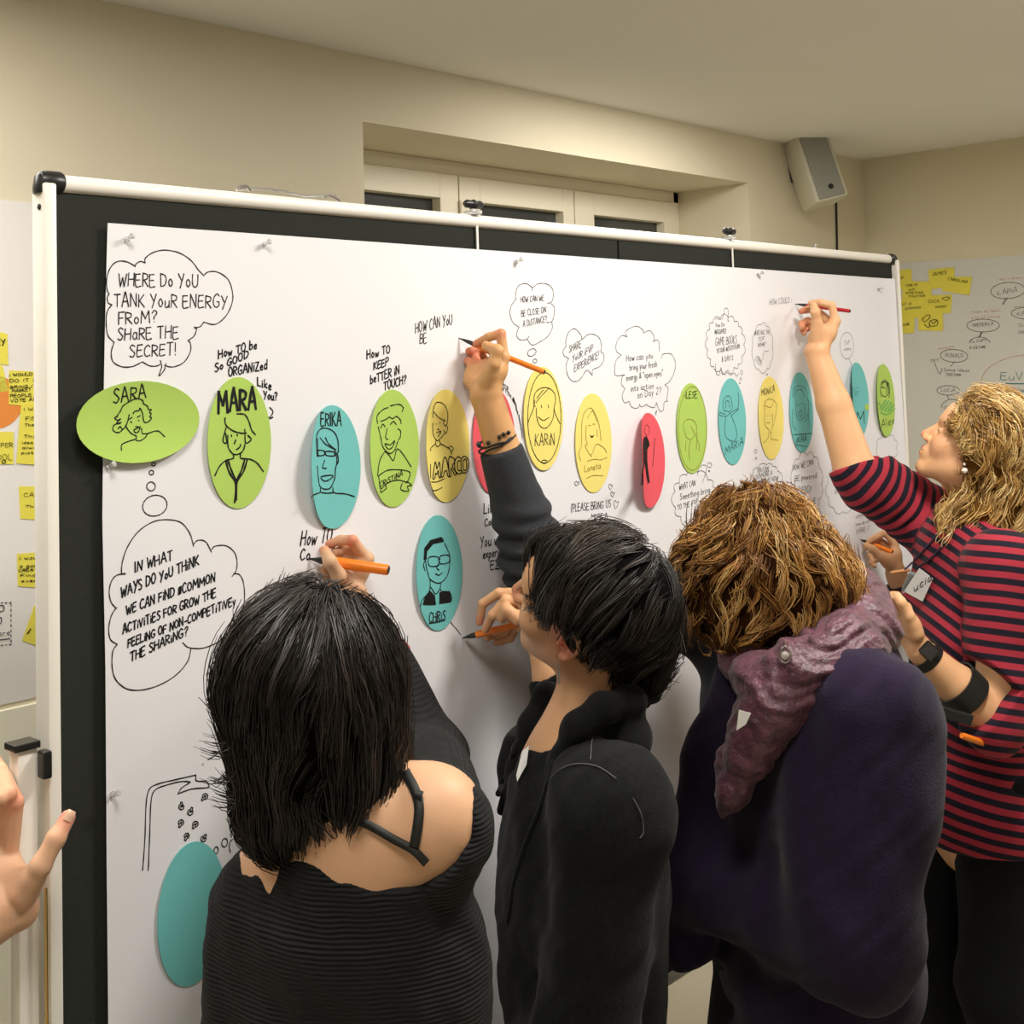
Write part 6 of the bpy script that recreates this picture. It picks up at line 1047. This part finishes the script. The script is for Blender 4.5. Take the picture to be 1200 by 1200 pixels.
# ================= blonde woman in the striped top at the right, reaching up with the red pen
def person_d():
    hc = P(1140, 528, 2.74); s_ = .93; R = frame(D(-.80, .50, .36), D(.48, .9, -.16)); fd = horiz(-.9*CR+.35*CF)
    nb = P(1150, 628, 2.76); sr, sl = P(1100, 618, 2.88), P(1178, 668, 2.56); hr, hl = P(1112, 935, 2.86), P(1180, 940, 2.68)
    t = thing('person', 'blonde woman in a red and navy striped top at the right, looking and reaching up', 'person', (nb[0], nb[1], FZ))
    S = Sdf(); add_head(S, hc, R, s_); S.cap(hc+R@[0, -.02, -.05], nb, .050, .052, k=.03); S.cap(nb, (sl+sr)/2-[0, 0, .03], .056, .08, k=.05); torso_sdf(S, sl, sr, hl, hr, w=(.15, .105), bust=.05)
    h = lambda x, y, Z: P(860+x/6, 340+y/6, Z)
    er, wr = P(1002, 552, 2.83), h(582, 430, 2.90); limb(S, [sr, er], [.052, .045]); limb(S, [er, er*.45+wr*.55, wr], [.047, .038, .0262])
    add_hand(S, wr, [h(712, 215, 2.91), h(700, 240, 2.935), h(660, 255, 2.955), h(585, 262, 2.965)],
        [[h(690, 108, 2.915), h(610, 88, 2.92), h(540, 92, 2.935)], [h(560, 128, 2.96), h(510, 138, 2.965), h(475, 148, 2.965)], [h(520, 215, 2.985), h(478, 235, 2.98), h(480, 270, 2.97)], [h(530, 265, 2.99), h(485, 285, 2.985), h(495, 305, 2.975)]],
        [h(590, 330, 2.895), h(585, 230, 2.885), h(572, 155, 2.88), h(560, 108, 2.892)], palm_r=.0145, fr=.0088)
    h2 = lambda x, y, Z: P(960+x/3.75, 700+y/3.75, Z)
    el_, wl = P(1168, 848, 2.50), P(1078, 762, 2.48); limb(S, [sl, el_], [.050, .043]); limb(S, [el_, el_*.5+wl*.5, wl], [.042, .040, .027])
    gw = nz(wl-el_); add_hand(S, wl, [P(1062, 712, 2.46), P(1056, 716, 2.48), P(1050, 722, 2.50), P(1045, 730, 2.515)], [[P(1050, 700, 2.46), P(1038, 700, 2.46), P(1028, 708, 2.46)], [P(1044, 704, 2.48), P(1034, 706, 2.48), P(1026, 713, 2.48)], [P(1038, 704, 2.5), P(1030, 706, 2.5), P(1028, 714, 2.5)], [P(1034, 714, 2.52), P(1026, 718, 2.52), P(1026, 726, 2.52)]], [P(1072, 742, 2.46), P(1065, 722, 2.45), P(1056, 706, 2.45), P(1048, 694, 2.46)])
    L3 = legs(S, hl, hr, fd, .0)
    body_mesh(S, t, [(hc-.15, hc+.15, .0028), (np.minimum(er, wr)-[.09, .09, .05], np.maximum(er, wr)+[.10, .10, .13], .0028), (np.minimum(el_, wl)-.08, np.maximum(el_, wl)+[.08, .08, .12], .003)], tints=[(hc+R@[-.04, .06, -.02], .02, lin(224, 160, 124)), (hc+R@[0, .118, -.026], .018, lin(218, 138, 108)), (hc+R@[-.08, 0, 0], .025, lin(222, 140, 112)), (h(480, 150, 2.965), .02, PINK), (h(480, 260, 2.98), .02, PINK)], base=lin(222, 172, 128))
    # striped jersey
    K = Sdf(); torso_sdf(K, sl, sr, hl, hr, w=(.158, .112), waist=(.155, .12), hip=(.215, .165), off=.008, bust=.055, id=1); K.cap(nb-[0, 0, .03], (sl+sr)/2-[0, 0, .02], .07, .09, k=.03)
    K.path([sr, er*.82+sr*.18, er*.96+wr*.04], [.084, .066, .056], k=.03, id=4); K.path([sl, el_*.75+sl*.25, el_*.95+wl*.05, el_*.80+wl*.2], [.082, .066, .060, .056], k=.03, id=5)
    cut_end(K, er*.97+wr*.03, wr-er, .09, .12); cut_end(K, el_*.82+wl*.18, wl-el_, .07, .1); K.cap(nb+fd*.015+[0, 0, .05], nb+fd*.05-[0, 0, .05], .055, .058, k=.006, op='s'); K.plane((hr+hl)/2-[0, 0, .055], [0, 0, -1.], k=.003)
    ax4 = nz(er-sr); ax5 = nz(el_-sl)
    def wr_(x): 
        n_ = n3(x, 10, 54); d4 = np.exp(-((x-(er*.6+sr*.4))**2).sum(1)/.012); return .006*n_[:, 0]+.0035*np.sin(x@ax4.astype(np.float32)*150+n_[:, 1]*4)*d4
    K.disp = wr_
    def ucoord(V):
        i_ = K.ident(V, (1, 4, 5)); w = .03*0; n_ = n3(V.astype(np.float32), 12, 54)
        pj = proj(V); lean = np.clip((1150-pj[:, 0])/60, 0, 1)*0
        tv = nz(np.array([0, 0, 1.])+.55*fd); z_ = V[:, 2]; wt = np.clip((z_-(sl[2]-.42))/.2, 0, 1); a = V@tv*wt+V@np.array([0, 0, 1.])*(1-wt); a = np.where(True, (V@nz(np.array([0, 0, 1.])-.62*fd*0+.62*(-CR)*0)), a)
        p0 = (sl+sr)/2-[0, 0, .34]; wt = np.clip((z_-p0[2]+.08)/.16, 0, 1); body = (V-p0)@nz(CU*.80+CR*.60)*wt+(V-p0)@nz(CU*.98+CR*.12)*(1-wt); a4 = V@ax4; a5 = V@ax5; u = np.where(i_ == 1, body, np.where(i_ == 4, a4+.0035*n_[:, 1]+.002*n3(V.astype(np.float32), 40, 55)[:, 0], a5)); return (u+.0012*n_[:, 0]+.0*w)/.0245+.1
    cloth_mesh(K, 'striped_top', M['stripe'], t, .0044, attrs={'u': ucoord})
    # watch and elbow band
    def ringband(name, c, ax, r, wd, m, th=.003, n=28):
        ax = nz(ax); tt = nz(np.cross(ax, CU)); v = np.cross(ax, tt); b = MB(); V = []; Fc = []
        for k in range(n):
            a = 2*math.pi*k/n; dd = tt*math.cos(a)+v*math.sin(a)
            for (rr, l) in ((r, -wd/2), (r+th, -wd/2), (r+th, wd/2), (r, wd/2)): V.append(c+dd*rr+ax*l)
        for k in range(n):
            for j in range(4): Fc.append((k*4+j, k*4+(j+1) % 4, ((k+1) % n)*4+(j+1) % 4, ((k+1) % n)*4+j))
        b.add(V, Fc); return b.build(name, m, t, True)
    ax = nz(wl-el_); wc = P(1085, 769, 2.485); ringband('watch_strap', wc, ax, .0315, .020, M['band']); Rw = np.stack([nz(np.cross(-CF, ax)), ax, -CF], 1); Rw[:, 2] = np.cross(Rw[:, 0], Rw[:, 1])
    wo = MB().box(P(1089, 763, 2.447), (.030, .034, .010), Rw, .004).build('watch', M['black'], t, True); MB().box(P(1089, 763, 2.4415), (.025, .029, .0015), Rw, .001).build('watch_face', mat('watch_glass', (.03, .03, .035), .05, spec=.9), wo)
    ringband('arm_band', P(1126, 808, 2.49), ax, .046, .045, M['band'], .004)
    bt = MB(); bt.box(P(1117, 838, 2.435), (.075, .022, .010), np.stack([nz(CR*.96-CU*.28), nz(CU*.96+CR*.28), -CF], 1), .003); bt.build('band_strap', M['band'], t)
    # lanyard with a grey pen and clips, and the name sticker
    lan = MB()
    for pix in ([(1110, 612), (1092, 634), (1072, 656), (1060, 668)], [(1104, 640), (1090, 655), (1075, 665)]): lan.tube([hit(K, x, y, 2.2, .003, 2.55) for x, y in catmull(pix, 4)], .0022, 6)
    lan.build('lanyard', mat('woven_cord', lin(60, 48, 70), .9, var=(400, .8)), t, True)
    q = [hit(K, x, y, 2.2, .004, 2.5) for x, y in ((1084, 665), (1100, 677), (1081, 705), (1066, 692))]; n_ = nz(np.cross(q[1]-q[0], q[3]-q[0])); n_ = n_ if n_@CF < 0 else -n_
    cq = sum(q)/4; q = [cq+(p-cq)-n_*((p-cq)@n_)+n_*.011 for p in q]
    sk = new_mesh('name_sticker', q+[p-n_*.001 for p in q], [(3, 2, 1, 0), (4, 5, 6, 7)]+[(i, (i+1) % 4, (i+1) % 4+4, i+4) for i in range(4)], M['white'], t)
    kk = Ink(lambda px: (np.array([P(x, y, float(((cq+n_*.0118-CAM)@n_)/((P(x, y, 1.)-CAM)@n_))) for x, y in px]), np.broadcast_to(n_, (len(px), 3)))); text(kk, 'ucia', 1071, 694, 1092, 680, 9, 2.2); o_ = kk.done('name_lettering', M['ink'], sk)
    for (x, y) in ((1130, 559), (1122.5, 559.5), (1122, 552)):
        pass
    lobe = hc+s_*(R@np.array([-.083, .001, -.026]))
    for (k_, r) in ((.016, .0065), (.003, .0035)):
        b = MB(); c = lobe+s_*(R@np.array([-.006, 0, 0]))-[0, 0, k_]; b.lathe(c-CU*r, c+CU*r, [(0, r*.1), (.15, r*.7), (.5, r), (.85, r*.7), (1, r*.1)], 12); b.build('pearl_earring', M['pearl'], t, True)
    for q_ in (-1, 1):
        b = MB(); c = hc+s_*(R@np.array([q_*.031, .0775, .006])); f_ = R[:, 1]; b.lathe(c-f_*.010, c+f_*.0105, [(0, .004), (.3, .0085), (.6, .0088), (.85, .005), (1, .0006)], 14); b.build('eye', M['eye'], t, True); b = MB(); b.tube([hc+s_*(R@np.array([q_*(.031+dx), .0895-abs(dx)*.35, .004-abs(dx)*.15])) for dx in (-.012, -.006, 0, .006, .012)], .0009, 5); b.build('eyelash', M['band'], t)
    trousers_and_shoes(L3, fd, t, M['jeans'], None)
    Hd = lambda x, y, z: hc+s_*(R@np.array([x, y, z]))
    H = Sdf(); H.ell(Hd(0, -.028, .040), np.array([.104, .108, .108]), R, k=.04); H.ell(P(1160, 500, 2.74), (.07, .07, .075), k=.04); H.ell(P(1165, 560, 2.74), (.090, .09, .085), k=.04); H.ell(P(1150, 605, 2.70), (.062, .075, .055), k=.04); H.ell(P(1178, 590, 2.76), (.07, .08, .075), k=.04); H.ell(P(1122, 612, 2.68), (.032, .04, .032), k=.03)
    H.ell(Hd(0, .125, -.01), (.12, .062, .12), R, k=.012, op='s'); H.ell(Hd(-.09, .062, -.045), (.05, .050, .070), R, k=.01, op='s')
    H.disp = lambda x: .004*n3(x, 22, 64)[:, 0]
    G_ = [((1125, 462, 2.70), (.3, .1, -.3)), ((1112, 485, 2.66), (.25, -1, 0)), ((1150, 462, 2.68), (.9, -.3, 0)), ((1185, 480, 2.7), (.6, -.8, 0)), ((1125, 500, 2.62), (.5, -.85, 0)), ((1130, 530, 2.62), (.35, -.9, 0)), ((1155, 500, 2.62), (.7, -.75, 0)), ((1180, 530, 2.64), (.25, -.95, 0)), ((1150, 560, 2.62), (.1, -1, 0)), ((1135, 590, 2.6), (-.5, -.85, 0)),
          ((1115, 610, 2.62), (-.4, -.9, 0)), ((1175, 590, 2.64), (-.2, -1, 0)), ((1150, 625, 2.62), (-.3, -.9, 0)), ((1195, 620, 2.7), (0, -1, 0)), ((1200, 560, 2.7), (.1, -1, 0))]
    rs = np.random.RandomState(29); fl = []
    for (x, y, dx, dy) in ((1112, 600, -10, 24), (1118, 615, -12, 22), (1135, 640, -8, 10), (1160, 640, 4, 14), (1128, 575, -16, 20), (1110, 590, -4, 34)):
        for q in range(10): a = rs.normal(0, 4, 2); z = 2.64+rs.normal(0, .015); c_ = rs.normal(0, 6); fl.append([P(x+a[0], y+a[1]-8, z), P(x+a[0]+c_*.6, y+a[1], z), P(x+a[0]+dx*.6-c_*.7, y+a[1]+dy*.6, z), P(x+a[0]+dx, y+a[1]+dy, z)])
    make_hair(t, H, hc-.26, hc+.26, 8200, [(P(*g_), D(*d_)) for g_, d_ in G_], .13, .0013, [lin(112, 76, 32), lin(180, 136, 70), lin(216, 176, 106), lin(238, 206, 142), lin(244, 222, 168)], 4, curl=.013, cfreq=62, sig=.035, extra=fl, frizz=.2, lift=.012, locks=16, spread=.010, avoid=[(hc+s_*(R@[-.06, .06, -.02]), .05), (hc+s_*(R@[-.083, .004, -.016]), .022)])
    tip = P(930.5, 356, BZ(930.5, 356)-.004); marker('marker', 'slim dark red marker in the hand of the blonde woman', tip, P(996, 364.5, 2.915), M['redpen'], .0045, .24)
    ga = P(1068, 678, 2.40); pen = thing('clipped_pen', 'short grey pen clipped on the lanyard of the blonde woman, beside her white sticker', 'pen', P(1062, 688, 2.44))
    a_, b_ = hit(K, 1070, 672, 2.2, .012, 2.5), hit(K, 1060, 692, 2.2, .012, 2.5); MB().lathe(a_, b_, [(0, .006), (.1, .008), (.9, .008), (1, .006)], 14).build('barrel', mat('grey_plastic', lin(120, 126, 122), .4), pen, True); MB().lathe(b_, b_+(b_-a_)*.12, [(0, .004), (1, .003)], 10).build('tip', M['metal'], pen)
    b_ = hit(K, 1066, 668, 2.2, .012, 2.5); a_ = b_-CR*.042-CU*.006; tag(MB().lathe(a_, b_, [(0, .002), (.2, .0038), (.9, .0042), (1, .003)], 10).build('wooden_pencil', mat('wood', lin(190, 130, 80), .6), None, True), 'small wooden pencil hooked across the lanyard cords, above the grey pen', 'pencil')
    a_, b_ = P(1127, 862, 2.425), P(1156, 872, 2.46); tag(MB().lathe(a_, b_, [(0, .005), (.1, .0065), (.85, .0065), (1, .0045)], 14).build('marker', M['orange'], None, True), 'orange marker tucked under the black elbow band of the blonde woman', 'marker')
    return S
person_d()
# ================= woman mostly hidden behind the two in front: her raised forearm writes with the slim orange pen
def person_e():
    hc = P(905, 668, 2.36); R = frame(D(-.8, -.4, .5), D(-.2, 1, .2)); fd = horiz(-CR*.8+.6*CF)
    nb = P(925, 745, 2.36); sr, sl = P(852, 742, 2.34), P(935, 785, 2.30); hr, hl = P(905, 1120, 2.38), P(945, 1120, 2.30)
    t = thing('person', 'hidden woman behind the curly head, only her raised charcoal sleeve and hand showing', 'person', (nb[0], nb[1], FZ))
    S = Sdf(); add_head(S, hc, R, .95); S.cap(hc+R@[0, -.03, -.05], nb, .052, .056, k=.03); S.cap(nb, (sl+sr)/2-[0, 0, .03], .058, .08, k=.05); torso_sdf(S, sl, sr, hl, hr, w=(.11, .09), waist=(.10, .085), hip=(.12, .10))
    h = lambda x, y, Z: P(520+x/8.571, 380+y/8.571, Z)
    er, wr = P(628, 655, 2.15), h(425, 700, 2.12); limb(S, [sr, er], [.048, .043]); limb(S, [er, er*.4+wr*.6, wr], [.039, .031, .0265])
    add_hand(S, wr, [h(600, 330, 2.125), h(570, 385, 2.15), h(480, 480, 2.165), h(350, 560, 2.17)],
        [[h(575, 95, 2.13), h(455, 128, 2.135), h(330, 190, 2.145)], [h(470, 245, 2.175), h(360, 245, 2.18), h(255, 270, 2.165)], [h(390, 330, 2.19), h(310, 300, 2.175), h(345, 400, 2.155)], [h(300, 440, 2.185), h(240, 370, 2.165), h(310, 440, 2.15)]],
        [h(440, 560, 2.105), h(500, 400, 2.09), h(540, 265, 2.09), h(425, 215, 2.105)], palm_r=.0125); S.cap(h(300, 500, 2.155), h(480, 400, 2.14), .014, k=.012); S.cap(h(290, 560, 2.15), h(420, 620, 2.13), .015, k=.014)
    el_, wl = P(960, 980, 2.32), P(960, 1080, 2.4); limb(S, [sl, el_, wl], [.045, .038, .026]); generic_hand(S, wl, el_, D(-.2, -.3, .6)); L3 = legs(S, hl, hr, fd, .1)
    body_mesh(S, t, [(np.minimum(er, wr)-[.09, .08, .02], np.maximum(er, wr)+[.08, .10, .16], .0022)], tints=[(h(330, 190, 2.145), .015, PINK), (h(255, 270, 2.165), .018, lin(196, 110, 80)), (h(330, 330, 2.16), .02, PINK), (h(575, 90, 2.13), .012, PINK)], base=lin(208, 158, 108), hc=.014)
    K = Sdf(); cf = P(587, 526, 2.127)
    K.path([sr, er*.85+sr*.15, er, er*.6+cf*.4, cf], [.066, .062, .058, .047, .0365], k=.02); torso_sdf(K, sl, sr, hl, hr, w=(.115, .095), waist=(.105, .09), hip=(.125, .105), off=.01); K.path([sl, el_, wl*.9+el_*.1], [.06, .05, .04], k=.03); K.cap(nb, (sl+sr)/2, .06, .08, k=.03)
    ax = nz(cf-er); cut_end(K, cf, nz(cf-er)*1.0, .07, .1)
    def d_(x):
        n_ = n3(x, 8, 70); s_ = (x-er)@ax.astype(np.float32); m_ = np.exp(-((s_-.01)/.075)**2)*np.exp(-np.maximum(0, np.linalg.norm(x-er, axis=1)-.10)**2/.002); return .003*n_[:, 0]+.0068*m_*np.sin(s_*195+((x-er)@CR.astype(np.float32))*60+n_[:, 1]*1.2)
    K.disp = d_; cloth_mesh(K, 'jersey_top', M['greyjersey'], t, .0052)
    trousers_and_shoes(L3, fd, t, M['jeans'], None)
    # knotted black bracelets
    wax = nz(wr-er); c = P(581, 519, 2.128)
    def ring(c, ax, r1, r2, tilt, ph):
        ax = nz(ax+tilt); u = nz(np.cross(ax, CF)); v = np.cross(ax, u); return [c+u*r1*math.cos(a)+v*r2*math.sin(a)+ax*.0012*math.sin(a*5+ph) for a in np.linspace(0, 2*math.pi, 40)]
    b = MB(); b.tube(ring(P(582, 516, 2.128), wax, .0335, .0335, CR*.0+CU*.0, 0), .0020, 6); b.build('bracelet', M['band'], t, True); b = MB(); b.tube(ring(P(582, 519, 2.128), wax, .0335, .0335, -CR*.22, 2), .0018, 6)
    for (x, y) in ((561, 520.5), (572, 519), (585, 512), (590, 509), (596, 507)):
        q = hit(S, x, y, 2.0, .003); b.lathe(q-CR*.0035, q+CR*.0035, [(0, .001), (.3, .0036), (.7, .0036), (1, .001)], 8)
    b.build('bracelet', M['band'], t, True)
    H = Sdf(); H.ell(hc+R@[0, -.02, .03], np.array([.085, .10, .09]), R, k=.04); cloth_mesh(H, 'hair', M['hairbase'], t, .010, attrs={'col': lambda V: np.tile(np.array(lin(40, 30, 24)), (len(V), 1))})
    marker('marker', 'slim orange marker in the raised hand, its end touching the yellow card', P(536, 395.5, BZ(536, 395.5)-.004), P(638, 436, 2.10), M['orange'], .0048, .2, 'orange markers in use')
person_e()

# ================= woman behind the blonde one: only the hand with the orange pen is seen
def person_f():
    hc = P(1152, 560, 3.12); R = frame(D(-.8, -.1, .5), D(0, 1, .1)); fd = horiz(-CR*.8+.6*CF); nb = P(1155, 640, 3.15); sr, sl = P(1128, 668, 3.22), P(1185, 672, 3.08); hr, hl = P(1140, 930, 3.2), P(1185, 930, 3.1)
    t = thing('person', 'hidden person behind the striped top, only a hand writing with an orange pen showing', 'person', (nb[0], nb[1], FZ))
    S = Sdf(); add_head(S, hc, R, .9); S.cap(hc+R@[0, -.03, -.05], nb, .048, .05, k=.03); torso_sdf(S, sl, sr, hl, hr, w=(.10, .08), waist=(.09, .08), hip=(.11, .09)); S.cap(nb, (sl+sr)/2, .05, .07, k=.04)
    h = lambda x, y, Z: P(780+x/4.286, 520+y/4.286, Z)
    er, wr = P(1095, 790, 3.12), P(1050, 672, 3.12); limb(S, [sr, er, wr], [.045, .04, .026])
    add_hand(S, wr, [h(1150, 500, 3.13), h(1148, 530, 3.145), h(1140, 560, 3.15), h(1128, 590, 3.15)], [[h(1100, 448, 3.13), h(1055, 470, 3.135), h(1020, 492, 3.14)], [h(1080, 490, 3.15), h(1040, 500, 3.16), h(1005, 525, 3.16)], [h(1060, 540, 3.165), h(1025, 560, 3.165), h(1040, 590, 3.155)], [h(1060, 580, 3.165), h(1030, 600, 3.16), h(1050, 615, 3.15)]], [h(1120, 600, 3.11), h(1085, 570, 3.10), h(1040, 530, 3.10), h(1008, 510, 3.115)])
    el_, wl = P(1195, 820, 3.1), P(1190, 900, 3.15); limb(S, [sl, el_, wl], [.045, .038, .026]); generic_hand(S, wl, el_, D(-.2, -.3, .6)); L3 = legs(S, hl, hr, fd, 0)
    body_mesh(S, t, [(wr-[.12, .12, .03], wr+[.10, .10, .14], .003)], base=lin(206, 158, 118), hc=.014)
    K = Sdf(); torso_sdf(K, sl, sr, hl, hr, w=(.105, .085), waist=(.095, .085), hip=(.115, .095), off=.01); K.path([sr, er, er*.12+wr*.88], [.06, .052, .038], k=.03); K.path([sl, el_, wl*.9+el_*.1], [.055, .048, .04], k=.03); cut_end(K, er*.1+wr*.9, wr-er, .06, .08); K.disp = lambda x: .005*n3(x, 12, 80)[:, 0]; cloth_mesh(K, 'dark_sweater', mat('dark_brown_knit', lin(44, 32, 32), .9), t, .007)
    trousers_and_shoes(L3, fd, t, M['jeans'], None)
    H = Sdf(); H.ell(hc+R@[0, -.02, .03], np.array([.080, .095, .085]), R, k=.04); cloth_mesh(H, 'hair', M['hairbase'], t, .010, attrs={'col': lambda V: np.tile(np.array(lin(60, 42, 28)), (len(V), 1))})
    marker('marker', 'small orange marker low on the right, in the hand beside the plum scarf', P(1007.5, 632, BZ(1007.5, 632)-.004), P(1046, 647, 3.11), M['orange'], .0058, .26, 'orange markers in use')
person_f()

# ================= person at the left edge steadying the board, only the hand is inside the picture
def person_g():
    nb = P(-330, 560, 1.72); hc = P(-330, 430, 1.72); R = frame(D(.5, -.2, .8), D(0, 1, 0)); fd = horiz(CR*.5+CF*.8); sr, sl = P(-190, 650, 1.66), P(-450, 650, 1.75); hr, hl = P(-230, 1180, 1.75), P(-400, 1180, 1.8)
    t = thing('person', 'person standing outside the left picture edge, only the hand gripping the stand post visible', 'person', (nb[0], nb[1], FZ))
    S = Sdf(); add_head(S, hc, R, 1.); S.cap(hc+R@[0, -.03, -.05], nb, .055, .058, k=.03); S.cap(nb, (sl+sr)/2-[0, 0, .03], .06, .09, k=.05); torso_sdf(S, sl, sr, hl, hr)
    h = lambda x, y, Z: P(x/4, 780+y/4, Z)
    er, wr = P(-120, 1130, 1.42), P(15, 1062, 1.52); limb(S, [sr, er], [.05, .043]); limb(S, [er, er*.5+wr*.5, wr], [.043, .040, .029])
    add_hand(S, wr, [h(45, 900, 1.545), h(10, 860, 1.55), h(-40, 830, 1.55), h(-90, 820, 1.55)], [[h(75, 640, 1.535), h(20, 520, 1.56), h(-10, 460, 1.60)], [h(40, 600, 1.525), h(0, 490, 1.55), h(-30, 430, 1.60)], [h(0, 620, 1.515), h(-40, 500, 1.54), h(-60, 440, 1.6)], [h(-60, 650, 1.51), h(-90, 560, 1.53), h(-100, 500, 1.58)]], [h(110, 1060, 1.505), h(190, 940, 1.495), h(262, 810, 1.505), h(318, 712, 1.52)], fr=.0092, palm_r=.0135)
    el_, wl = P(-520, 950, 1.7), P(-500, 1180, 1.65); limb(S, [sl, el_, wl], [.05, .043, .028]); generic_hand(S, wl, el_, D(.3, 0, .6)); L3 = legs(S, hl, hr, fd, 0)
    body_mesh(S, t, [(wr-[.14, .12, .07], wr+[.12, .10, .17], .0024)], tints=[(h(320, 700, 1.52), .02, lin(222, 140, 120)), (h(60, 620, 1.53), .018, lin(214, 140, 110))], base=lin(224, 178, 144), hc=.014)
    nail('fingernail', h(322, 700, 1.518), h(262, 810, 1.505), -CF*.75+CR*.5+CU*.2, M['nail'], t, .0072)
    K = Sdf(); torso_sdf(K, sl, sr, hl, hr, off=.012); K.path([sr, er, er*.35+wr*.65], [.07, .058, .046], k=.03); K.path([sl, el_, wl*.9+el_*.1], [.066, .055, .045], k=.03); cut_end(K, er*.33+wr*.67, wr-er, .07, .1); K.disp = lambda x: .005*n3(x, 12, 90)[:, 0]; cloth_mesh(K, 'sweater', mat('grey_knit', lin(90, 92, 98), .9), t, .012)
    trousers_and_shoes(L3, fd, t, M['jeans'], None)
    H = Sdf(); H.ell(hc+R@[0, -.02, .03], np.array([.085, .10, .09]), R, k=.04); cloth_mesh(H, 'hair', M['hairbase'], t, .010, attrs={'col': lambda V: np.tile(np.array(lin(50, 38, 28)), (len(V), 1))})
person_g()
